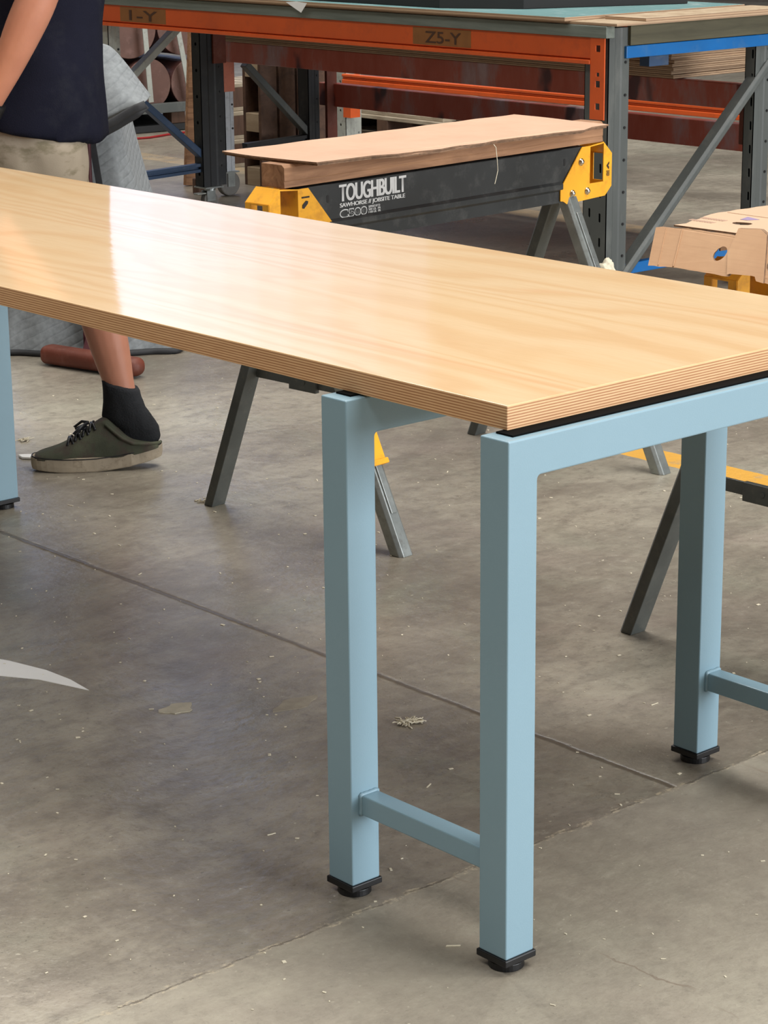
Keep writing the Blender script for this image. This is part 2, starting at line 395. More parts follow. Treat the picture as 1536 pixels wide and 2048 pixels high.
    h = math_(nt, 'SUBTRACT', h, math_(nt, 'MULTIPLY', math_(nt, 'LESS_THAN', dj2, 0.003), 1.2))
    bump(nt, b, h, 0.30, 0.006)
    M_['floor'] = m
mats()

# ------------------------------------------------------------------ mesh helpers
def link(name, me, mat=None, parent=None, loc=None, smooth=False):
    o = bpy.data.objects.new(name, me)
    COL.objects.link(o)
    if mat is not None:
        for mm in (mat if isinstance(mat, (list, tuple)) else [mat]):
            me.materials.append(MAT[mm] if isinstance(mm, str) else mm)
    if parent is not None: o.parent = parent
    if loc is not None: o.location = loc
    if smooth:
        for p in me.polygons: p.use_smooth = True
    return o

def fin(name, bm, mat=None, parent=None, loc=None, smooth=False, bevel=0.0, seg=2, recalc=True):
    if recalc: bmesh.ops.recalc_face_normals(bm, faces=bm.faces)
    me = bpy.data.meshes.new(name)
    bm.to_mesh(me); bm.free()
    o = link(name, me, mat, parent, loc, smooth)
    if bevel:
        md = o.modifiers.new('bevel', 'BEVEL'); md.width = bevel; md.segments = seg; md.limit_method = 'ANGLE'; md.angle_limit = radians(40)
        md.harden_normals = False
    return o

def tag(o, label=None, cat=None, group=None, kind=None):
    if label: o['label'] = label
    if cat: o['category'] = cat
    if group: o['group'] = group
    if kind: o['kind'] = kind
    return o

def empty(name, loc=(0, 0, 0), rz=0.0, label=None, cat=None, group=None):
    o = bpy.data.objects.new(name, None)
    o.empty_display_size = 0.1
    COL.objects.link(o); o.location = loc; o.rotation_euler = (0, 0, rz)
    return tag(o, label, cat, group)

def box(bm, lo, hi, mi=0):
    x0, y0, z0 = lo; x1, y1, z1 = hi
    v = [bm.verts.new(p) for p in ((x0,y0,z0),(x1,y0,z0),(x1,y1,z0),(x0,y1,z0),(x0,y0,z1),(x1,y0,z1),(x1,y1,z1),(x0,y1,z1))]
    for f in ((0,3,2,1),(4,5,6,7),(0,1,5,4),(1,2,6,5),(2,3,7,6),(3,0,4,7)):
        bm.faces.new([v[i] for i in f]).material_index = mi
    return v

def bar(bm, a, b, w, h, upv=(0, 0, 1), mi=0):
    """box beam from a to b, w across, h along up"""
    a, b = Vector(a), Vector(b); d = (b - a).normalized()
    s = d.cross(Vector(upv)).normalized(); u = s.cross(d).normalized()
    vs = []
    for p in (a, b):
        for i, j in ((-1,-1),(1,-1),(1,1),(-1,1)):
            vs.append(bm.verts.new(p + s * (w / 2 * i) + u * (h / 2 * j)))
    for f in ((0,1,2,3),(7,6,5,4),(0,4,5,1),(1,5,6,2),(2,6,7,3),(3,7,4,0)):
        bm.faces.new([vs[i] for i in f]).material_index = mi

def sweep(bm, pts, prof, upv=(0, 0, 1), cap=True, mi=0):
    """sweep a closed 2-d profile along a polyline"""
    pts = [Vector(p) for p in pts]; rings = []
    for i, p in enumerate(pts):
        d = (pts[min(i + 1, len(pts) - 1)] - pts[max(i - 1, 0)]).normalized()
        s = d.cross(Vector(upv))
        s = s.normalized() if s.length > 1e-4 else d.cross(Vector((1, 0, 0))).normalized()
        u = s.cross(d).normalized()
        rings.append([bm.verts.new(p + s * a + u * b) for a, b in prof])
    n = len(prof)
    for r0, r1 in zip(rings, rings[1:]):
        for k in range(n):
            bm.faces.new((r0[k], r0[(k + 1) % n], r1[(k + 1) % n], r1[k])).material_index = mi
    if cap:
        bm.faces.new(rings[0][::-1]).material_index = mi; bm.faces.new(rings[-1]).material_index = mi

def tube(bm, pts, r, n=10, upv=(0, 0, 1), mi=0):
    sweep(bm, pts, [(r * cos(2 * pi * k / n), r * sin(2 * pi * k / n)) for k in range(n)], upv, mi=mi)

def cyl(bm, a, b, r, n=24, mi=0, r2=None):
    a, b = Vector(a), Vector(b); d = (b - a).normalized()
    t = Vector((0, 0, 1)) if abs(d.z) < 0.9 else Vector((1, 0, 0))
    s = d.cross(t).normalized(); u = s.cross(d)
    r2 = r if r2 is None else r2
    A = [bm.verts.new(a + (s * cos(2*pi*k/n) + u * sin(2*pi*k/n)) * r) for k in range(n)]
    B = [bm.verts.new(b + (s * cos(2*pi*k/n) + u * sin(2*pi*k/n)) * r2) for k in range(n)]
    for k in range(n):
        bm.faces.new((A[k], A[(k+1) % n], B[(k+1) % n], B[k])).material_index = mi
    bm.faces.new(A[::-1]).material_index = mi; bm.faces.new(B).material_index = mi

def plate(bm, loops, origin, ux, uy, thick, mi=0, mi_side=None, jit=None):
    """flat sheet with holes: loops[0] outline, others holes, in (u,v); extruded by thick along ux x uy"""
    O, ux, uy = Vector(origin), Vector(ux), Vector(uy)
    nrm = ux.cross(uy).normalized()
    flat = [p for lp in loops for p in lp]
    tris = tessellate_polygon([[Vector((p[0], p[1], 0)) for p in lp] for lp in loops])
    f = jit or (lambda u, v: Vector((0, 0, 0)))
    top = [bm.verts.new(O + ux * u + uy * v + nrm * thick + f(u, v)) for u, v in flat]
    bot = [bm.verts.new(O + ux * u + uy * v + f(u, v)) for u, v in flat]
    for t in tris:
        for arr, tt in ((top, t), (bot, t[::-1])):
            try: bm.faces.new([arr[i] for i in tt]).material_index = mi
            except ValueError: pass
    k = 0
    ms = mi if mi_side is None else mi_side
    for lp in loops:
        n = len(lp)
        for i in range(n):
            a, b = k + i, k + (i + 1) % n
            try: bm.faces.new((bot[a], bot[b], top[b], top[a])).material_index = ms
            except ValueError: pass
        k += n

def rrect(cx, cy, w, h, r=None, n=3):
    r = min(w, h) * 0.5 if r is None else r
    pts = []
    for (sx, sy, a0) in ((1, 1, 0), (-1, 1, pi/2), (-1, -1, pi), (1, -1, 3*pi/2)):
        for k in range(n + 1):
            a = a0 + (pi / 2) * k / n
            pts.append((cx + sx * (w/2 - r) + r * cos(a), cy + sy * (h/2 - r) + r * sin(a)))
    return pts

def ell(cx, cy, rx, ry, n=20, jag=0.0):
    return [(cx + rx * cos(2*pi*k/n) * (1 + random.uniform(-jag, jag)), cy + ry * sin(2*pi*k/n) * (1 + random.uniform(-jag, jag))) for k in range(n)]

def loft(bm, rings, n=28, cap=True, mi=0):
    """rings: (center Vector, axisU Vector, axisV Vector, power)"""
    R = []
    for c, U, V, *pw in rings:
        p = pw[0] if pw else 2.0
        ring = []
        for k in range(n):
            a = 2 * pi * k / n
            ca, sa = cos(a), sin(a)
            e = 2.0 / p
            ring.append(bm.verts.new(Vector(c) + Vector(U) * (math.copysign(abs(ca) ** e, ca)) + Vector(V) * (math.copysign(abs(sa) ** e, sa))))
        R.append(ring)
    for a, b in zip(R, R[1:]):
        for k in range(n):
            bm.faces.new((a[k], a[(k+1) % n], b[(k+1) % n], b[k])).material_index = mi
    if cap:
        bm.faces.new(R[0][::-1]).material_index = mi; bm.faces.new(R[-1]).material_index = mi
    return R

def bake(o):
    """replace an object's mesh with its evaluated (modified) mesh"""
    dg = bpy.context.evaluated_depsgraph_get(); dg.update()
    me = bpy.data.meshes.new_from_object(o.evaluated_get(dg))
    o.modifiers.clear(); old = o.data; o.data = me
    return o

def text_mesh(s, size=1.0, bold=0.0, extrude=0.0, xs=1.0, sp=1.0):
    cu = bpy.data.curves.new('t', 'FONT'); cu.body = s; cu.size = size; cu.offset = bold; cu.extrude = extrude; cu.space_character = sp
    ob = bpy.data.objects.new('t', cu); COL.objects.link(ob)
    dg = bpy.context.evaluated_depsgraph_get(); dg.update()
    me = bpy.data.meshes.new_from_object(ob.evaluated_get(dg))
    bpy.data.objects.remove(ob)
    return me

def place_text(name, s, mat, parent, O, ux, uy, u0, v0, u1, v1, bold=0.0, off=0.0006, shear=0.0, sp=1.0, fat=0.0):
    """fit text into a rectangle on a plane, as thin raised lettering"""
    me = text_mesh(s, 1.0, bold, 0.0, sp=sp)
    xs = [v.co.x for v in me.vertices]; ys = [v.co.y for v in me.vertices]
    x0, x1, y0, y1 = min(xs), max(xs), min(ys), max(ys)
    O, ux, uy = Vector(O), Vector(ux), Vector(uy); n = ux.cross(uy).normalized()
    for v in me.vertices:
        a = (v.co.x - x0) / (x1 - x0); b = (v.co.y - y0) / (y1 - y0)
        v.co = O + ux * (u0 + (u1 - u0) * a + shear * b * (v1 - v0)) + uy * (v0 + (v1 - v0) * b) + n * off
    if fat:
        # heavier stroke: the same glyphs again, a hair to either side
        bm = bmesh.new(); bm.from_mesh(me)
        for k, d_ in enumerate((-fat, fat)):
            m2 = me.copy()
            for v in m2.vertices: v.co += ux * d_ + n * (0.00002 * (k + 1))
            bm.from_mesh(m2); bpy.data.meshes.remove(m2)
        bm.to_mesh(me); bm.free()
    return link(name, me, mat, parent)

# ------------------------------------------------------------------ setting
def setting():
    def quad(name, lo, hi, mat, n=1):
        bm = bmesh.new(); box(bm, lo, hi)
        return tag(fin(name, bm, mat), kind='structure')
    quad('floor', (-14, -12, -0.2), (26, 20.2, 0.0), 'floor')
    def corr(name, a, b, z0, z1, holes=()):
        pass
    # walls of corrugated sheet: the opening segments are left out around windows and the roller door
    quad('wall_left', (-14.2, -12, 0), (-14, 20.2, 10), 'wall')
    quad('wall_right', (26, -12, 0), (26.2, 20.2, 10), 'wall')
    bm = bmesh.new()
    edges = [3.0, 12.4, 12.9, 13.35, 13.8, 14.3, 14.9, 15.6, 16.4]  # narrow panes added so the window's glow falls off in steps
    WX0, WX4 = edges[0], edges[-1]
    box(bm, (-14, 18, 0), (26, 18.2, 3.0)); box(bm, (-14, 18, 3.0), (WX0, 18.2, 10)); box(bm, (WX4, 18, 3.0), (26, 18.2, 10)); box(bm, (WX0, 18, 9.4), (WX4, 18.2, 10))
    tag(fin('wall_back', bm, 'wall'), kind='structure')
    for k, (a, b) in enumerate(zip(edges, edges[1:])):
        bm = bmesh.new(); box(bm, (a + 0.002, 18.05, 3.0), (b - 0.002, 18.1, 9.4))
        tag(fin('window_glow_pane_%d' % (k + 1), bm, 'panel%d' % k), kind='structure')
    bm = bmesh.new()
    box(bm, (-14, -12.2, 0), (0.5, -12, 10)); box(bm, (9.5, -12.2, 0), (26, -12, 10)); box(bm, (0.5, -12.2, 5.1), (9.5, -12, 10))
    tag(fin('wall_front', bm, 'wall'), kind='structure')
    bm = bmesh.new(); box(bm, (-14, -12, 10), (26, 18.2, 10.1))
    tag(fin('ceiling', bm, 'roof'), kind='structure')
setting()

# ------------------------------------------------------------------ the blue table
W, G, PX, H, H0 = 0.05, 0.3007, 0.7637, 0.7065, 0.022
YL, YE = 2.326, 2.627
def table():
    t = empty('table', (0, 0, 0), 0, 'long plywood-topped table on pale blue square steel legs', 'table')
    bm = bmesh.new()
    x0, x1, y0, y1, z0, z1 = 0.032, 0.822, 0.0353, 2.642, 0.7088, 0.74
    v = box(bm, (x0, y0, z0), (x1, y1, z1), 1)
    bm.faces.ensure_lookup_table()
    bm.faces[1].material_index = 0; bm.faces[0].material_index = 2
    fin('tabletop', bm, ['veneer', 'plyedge', 'underply'], t, bevel=0.0012, seg=2)
    ZC = H - W - 0.009
    def soft(o, me_skip):
        """bevel every long edge except those lying on the welded seam planes"""
        me = o.data
        at = me.attributes.new('bevel_weight_edge', 'FLOAT', 'EDGE')
        for e in me.edges:
            a_, b_ = me.vertices[e.vertices[0]].co, me.vertices[e.vertices[1]].co
            at.data[e.index].value = 0.0 if me_skip(a_, b_) else 1.0
        md = o.modifiers.new('bevel', 'BEVEL'); md.limit_method = 'WEIGHT'; md.width = 0.0022; md.segments = 3
    def leg(x, y, mx):
        bm = bmesh.new(); box(bm, (x, y, H0), (x + W, y + W, ZC))
        o = fin('leg', bm, 'blue', t)
        soft(o, lambda a_, b_: a_.z > ZC - 1e-4 and b_.z > ZC - 1e-4)
        bm = bmesh.new()
        box(bm, (x - 0.0025, y - 0.0025, H0 - 0.009), (x + W + 0.0025, y + W + 0.0025, H0 + 0.0005))
        fin('end_cap', bm, 'black', o, bevel=0.0015)
        bm = bmesh.new(); c = (x + W/2, y + W/2)
        cyl(bm, (*c, 0.0), (*c, 0.010), 0.0235, 32); cyl(bm, (*c, 0.009), (*c, 0.014), 0.012, 20)
        fin('levelling_foot', bm, 'black', o, bevel=0.001)
        return o
    def rail(y):
        bm = bmesh.new()
        r = 0.006
        fil = [(W + r - r * sin(pi/2 * k / 4), H - W - r + r * cos(pi/2 * k / 4)) for k in range(5)]      # from underside round into the leg
        prof = [(0.0, ZC), (0.0, H), (PX, H), (PX, ZC), (PX - W, ZC)] + [(PX - a_, b_) for a_, b_ in fil[::-1]] + fil + [(W, ZC)]
        A = [bm.verts.new((px, y, pz)) for px, pz in prof]; B = [bm.verts.new((px, y + W, pz)) for px, pz in prof]
        n = len(prof)
        bm.faces.new(A); bm.faces.new(B[::-1])
        for k in range(n): bm.faces.new((A[k], B[k], B[(k+1) % n], A[(k+1) % n]))
        o = fin('rail', bm, 'blue', t)
        def skip(a_, b_):
            if abs(a_.z - ZC) < 1e-4 and abs(b_.z - ZC) < 1e-4: return True
            return abs(a_.y - b_.y) > 0.01 and a_.z < H - W + 0.001
        soft(o, skip)
    for y in (0.0, G, YL, YE):
        leg(0.0, y, 1); leg(PX - W, y, -1); rail(y)
    def stretcher(xc, ya, yb):
        bm = bmesh.new(); box(bm, (xc - 0.0145, ya, 0.124), (xc + 0.0145, yb, 0.1535))
        o = fin('stretcher', bm, 'blue', t, bevel=0.002, seg=2)
        for yy, s in ((ya, 1), (yb, -1)):
            bm = bmesh.new()
            prof = [(-0.0035, 0.0), (0.0035, 0.0), (0.0, 0.0035)]
            loop = [(xc - 0.0145, 0.124), (xc - 0.0145, 0.1535), (xc + 0.0145, 0.1535), (xc + 0.0145, 0.124)]
            pts = []
            for (a, b) in zip(loop, loop[1:]):
                for k in range(9):
                    f = k / 8
                    j = random.uniform(-0.0006, 0.0006)
                    pts.append((a[0] + (b[0] - a[0]) * f + j, yy + s * 0.0012, a[1] + (b[1] - a[1]) * f + random.uniform(-0.0006, 0.0006)))
            tube(bm, pts, 0.0032, 8, (0, 1, 0))
            fin('weld_bead', bm, 'blue', o, smooth=True)
    for (ya, yb) in ((W, G), (YL + W, YE)):
        stretcher(0.031, ya, yb); stretcher(PX - 0.019, ya, yb)
    # black strips on the frame tops, standing in for shadow under the tabletop
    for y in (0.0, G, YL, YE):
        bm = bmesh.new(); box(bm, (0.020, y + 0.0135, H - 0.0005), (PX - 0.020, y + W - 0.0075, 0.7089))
        fin('shadow_strip', bm, 'gapshadow', t)
    return t
table()

# ------------------------------------------------------------------ sawhorses
def sawhorse(loc, ang, label, texts=True):
    t = empty('sawhorse', loc, ang, label, 'sawhorse', None)
    n0, hw = 0.020, 0.035           # beam centre line and half width across
    zt = 0.7305
    # beam: folded channel with a ridge near the bottom, slots near each end
    bm = bmesh.new()
    for s in (-1, 1):
        y = n0 + s * (hw - 0.003)
        prof = [(0.0, zt), (0.0, 0.657), (0.006, 0.651), (0.006, 0.640), (0.0, 0.634), (0.0, 0.612)]
        pts = [(y + s * dy, z) for dy, z in prof]
        back = [(y + s * dy - s * 0.002, z) for dy, z in prof][::-1]
        lp = pts + back
        A = [bm.verts.new((0.108, a, b)) for a, b in lp]; B = [bm.verts.new((0.868, a, b)) for a, b in lp]
        m = len(lp)
        for k in range(m): bm.faces.new((A[k], B[k], B[(k+1) % m], A[(k+1) % m]))
        bm.faces.new(A[::-1]); bm.faces.new(B)
        for xa, xb in ((0.03, 0.108), (0.868, 0.955)):
            box(bm, (xa, min(y, y - s * 0.002), 0.612), (xb, max(y, y - s * 0.002), zt - 0.002))
    box(bm, (0.03, n0 - hw + 0.003, zt - 0.002), (0.955, n0 + hw - 0.003, zt))
    box(bm, (0.03, n0 - hw + 0.003, 0.608), (0.955, n0 + hw - 0.003, 0.612))
    beam = fin('beam', bm, 'char', t)
    for sx in (0.107, 0.878):
        for s in (-1, 1):
            y = n0 + s * (hw - 0.0028)
            bm = bmesh.new(); plate(bm, [rrect(sx, 0.700, 0.007, 0.017)], (0, y, 0), (1, 0, 0), (0, 0, 1), 0.0004)
            fin('slot', bm, 'black', beam)
    # brackets
    def bracket(mir):
        X = (lambda s: 0.985 - s) if mir else (lambda s: s)
        bm = bmesh.new()
        out = [(0.938, 0.730), (0.968, 0.730), (1.018, 0.7345), (1.049, 0.706), (1.049, 0.629), (1.025, 0.608), (0.966, 0.606), (0.884, 0.603), (0.872, 0.610), (0.8605, 0.612), (0.8605, 0.641)]
        hole = [(0.968, 0.7275), (1.018, 0.7315), (1.017, 0.642), (0.967, 0.642)]
        for s in (-1, 1):
            y = n0 + s * hw - (0.0015 if s < 0 else -0.0015) * 0
            o2 = [(X(a), b) for a, b in out]; h2 = [(X(a), b) for a, b in hole]
            plate(bm, [o2, h2], (0, y - 0.001, 0), (1, 0, 0), (0, 0, 1), -0.0)if False else plate(bm, [o2, h2], (0, y + 0.0012, 0), (1, 0, 0), (0, 0, 1), 0.0024)
        # end strap: top chamfer, then an end wall with a rectangular opening
        a, b = X(1.018), X(1.049)
        y0, y1 = n0 - hw, n0 + hw
        top = [(a, 0.7345), (b, 0.706)]
        vs = [bm.verts.new(p) for p in ((a, y0, 0.7355), (b, y0, 0.707), (b, y1, 0.707), (a, y1, 0.7355), (a, y0, 0.7325), (b, y0, 0.704), (b, y1, 0.704), (a, y1, 0.7325))]
        for f in ((0,1,2,3),(7,6,5,4),(0,4,5,1),(1,5,6,2),(2,6,7,3),(3,7,4,0)): bm.faces.new([vs[i] for i in f])
        e = 0.0012 if not mir else -0.0012
        zw = (0.629, 0.706)
        plate(bm, [[(y0, zw[0]), (y1, zw[0]), (y1, zw[1]), (y0, zw[1])], [(y0 + 0.018, 0.640), (y1 - 0.016, 0.640), (y1 - 0.016, 0.703), (y0 + 0.018, 0.703)]], (b - e, 0, 0), (0, 1, 0), (0, 0, 1), e * 2)
        # inner wall of the grip and top web
        c = X(0.9665)
        box(bm, (min(c, c + e), y0, 0.606), (max(c, c + e), y1, 0.640))
        if mir: box(bm, (min(c, c + e), y0, 0.64), (max(c, c + e), y1, 0.728))
        bk = fin('end_bracket', bm, 'yellow', t)
        # bolts
        for bs, bz in ((0.933, 0.696), (0.902, 0.626), (0.957, 0.626)):
            for s in (-1, 1):
                if mir and s < 0 and bz > 0.66: continue
                bm = bmesh.new()
                y = n0 + s * (hw + 0.0012)
                cyl(bm, (X(bs), y, bz), (X(bs), y + s * 0.0025, bz), 0.0085, 18)
                rings = [(Vector((X(bs), y + s * (0.0025 + 0.006 * q), bz)), Vector((0.0070 * sqrt(1 - (q * 0.97) ** 2), 0, 0)), Vector((0, 0, 0.0070 * sqrt(1 - (q * 0.97) ** 2)))) for q in (0, .25, .5, .75, .92, 1.0)]
                loft(bm, rings, 16)
                fin('bolt', bm, 'bolt', bk, smooth=True)
        # printed marks
        if not mir:
            y = n0 - hw - 0.0004
            bm = bmesh.new()
            cx, cz = 1.034, 0.678
            plate(bm, [[(cx + 0.004, cz + 0.009), (cx - 0.005, cz + 0.001), (cx - 0.005, cz - 0.001), (cx + 0.003, cz - 0.009), (cx + 0.0035, cz - 0.003), (cx - 0.0005, cz), (cx + 0.004, cz + 0.004)]], (0, y - 0.0016, 0), (1, 0, 0), (0, 0, 1), 0.0006)
            for k in range(6):
                zz = cz - 0.013 - 0.0022 * k
                plate(bm, [[(cx - 0.0065 + 0.001 * (k % 3), zz), (cx + 0.006 - 0.0012 * (k % 2), zz), (cx + 0.006 - 0.0012 * (k % 2), zz + 0.0012), (cx - 0.0065 + 0.001 * (k % 3), zz + 0.0012)]], (0, y - 0.0016, 0), (1, 0, 0), (0, 0, 1), 0.0006)
            fin('printed_arrow', bm, 'ink', bk)
        else:
            y = n0 - hw - 0.0004
            bm = bmesh.new()
            cx, cz = 0.037, 0.697
            plate(bm, [[(cx - 0.009, cz - 0.007), (cx - 0.004, cz - 0.0085), (cx + 0.007, cz + 0.001), (cx + 0.008, cz + 0.006), (cx + 0.002, cz + 0.0075), (cx - 0.008, cz)]], (0, y - 0.0016, 0), (1, 0, 0), (0, 0, 1), 0.0006)
            for k in range(5):
                plate(bm, [[(cx - 0.010 + 0.0046 * k, cz + 0.013), (cx - 0.0065 + 0.0046 * k, cz + 0.013), (cx - 0.0065 + 0.0046 * k, cz + 0.0165), (cx - 0.010 + 0.0046 * k, cz + 0.0165)]], (0, y - 0.0016, 0), (1, 0, 0), (0, 0, 1), 0.0006)
            fin('printed_mark', bm, 'ink', bk)
    bracket(True); bracket(False)
    # legs: folded channel sections with bevelled corners
    def legprof(w, d):
        c = 0.007
        return [(-w/2, -d/2), (w/2, -d/2), (w/2, d/2 - c), (w/2 - c, d/2), (-w/2 + c, d/2), (-w/2, d/2 - c)]
    for sx in (0.028, 0.905):
        for s in (-1, 1):
            top = Vector((sx, n0 + s * 0.018, 0.622)); bot = Vector((sx + 0.004, 0.0 + s * 0.287, 0.006))
            bm = bmesh.new()
            d = (bot - top).normalized(); side = Vector((1, 0, 0)); outw = side.cross(d) * (1 if s > 0 else 1)
            if outw.y * s < 0: outw = -outw
            prof = legprof(0.040, 0.030)
            A = [bm.verts.new(top + side * a + outw * b) for a, b in prof]
            # foot is cut level with the floor
            B = []
            for a, b in prof:
                p = top + side * a + outw * b
                k = (0.0 - p.z) / d.z
                B.append(bm.verts.new(p + d * k))
            m = len(prof)
            for k in range(m): bm.faces.new((A[k], A[(k+1) % m], B[(k+1) % m], B[k]))
            bm.faces.new(A); bm.faces.new(B[::-1])
            lg = fin('leg', bm, 'galv' if s < 0 else 'legdark', t, bevel=0.0015)
            # pressed rib down the outer face
            bm = bmesh.new()
            pa = top + outw * 0.015 + d * 0.05; pb = top + outw * 0.015 + d * 0.60
            bar(bm, pa, pb, 0.018, 0.007, outw)
            fin('pressed_rib', bm, 'galv' if s < 0 else 'legdark', lg, bevel=0.002)
            if s < 0 and sx < 0.5:
                bm = bmesh.new()
                qa = top + d * 0.36; qb = top + d * 0.497
                bar(bm, qa, qb, 0.048, 0.040, outw)
                bar(bm, qb - d * 0.012, qb, 0.056, 0.048, outw)
                bar(bm, qa + outw * 0.02, qa + d * 0.07 + outw * 0.02, 0.02, 0.012, outw)
                fin('height_latch', bm, 'yellow', lg, bevel=0.002)
        # hinged spreader between the two legs of the pair
        bm = bmesh.new()
        z = 0.322; yy = 0.140
        xq = sx + 0.012
        bar(bm, (xq, -yy, z), (xq, yy + 0.005, z), 0.006, 0.024)
        sp = fin('spreader', bm, 'legdark', t, bevel=0.001)
        bm = bmesh.new()
        bar(bm, (xq - 0.006, -0.045, z - 0.002), (xq - 0.006, 0.035, z - 0.002), 0.012, 0.034)
        cyl(bm, (xq - 0.014, -0.01, z), (xq - 0.010, -0.01, z), 0.005, 12)
        fin('hinge', bm, 'legdark', sp, bevel=0.001)
    if texts:
        y = n0 - hw + 0.003
        A = ((0, y, 0), (1, 0, 0), (0, 0, 1))
        place_text('lettering', 'TOUGHBUILT', 'letter', beam, *A, 0.1405, 0.690, 0.3425, 0.7262, 0.008, 0.0012, sp=0.92, fat=0.0013)
        place_text('lettering', 'SAWHORSE // JOBSITE TABLE', 'letter', beam, *A, 0.1415, 0.6755, 0.3395, 0.6868, 0.008, 0.0012, sp=0.95, fat=0.00055)
        # outlined model code: white glyphs with smaller dark glyphs over them
        place_text('lettering', 'C500', 'letter', beam, *A, 0.141, 0.655, 0.223, 0.6735, 0.05, 0.0008, sp=1.05)
        place_text('lettering', 'C500', 'char', beam, *A, 0.1435, 0.6573, 0.2205, 0.6712, 0.012, 0.0016, sp=1.14)
        for k, (s_, w) in enumerate((('SUPPORTS UP TO', 0.262), ('500 LB.  PR', 0.264), ('1100 LB.  PR', 0.264))):
            z = 0.6685 - 0.0058 * k
            place_text('lettering', s_, 'letter', beam, *A, 0.227, z, w, z + 0.0046, 0.008, 0.0012, fat=0.0002)
    return t
ANG = atan2(.075, .91)
h1 = sawhorse((1.085, 1.755, 0), ANG, 'black and yellow sawhorse with white lettering, carrying a pine beam and cardboard')
h2 = sawhorse((1.095, 0.53, 0), 0.0, 'sawhorse under the torn cardboard box at the right edge', texts=False)

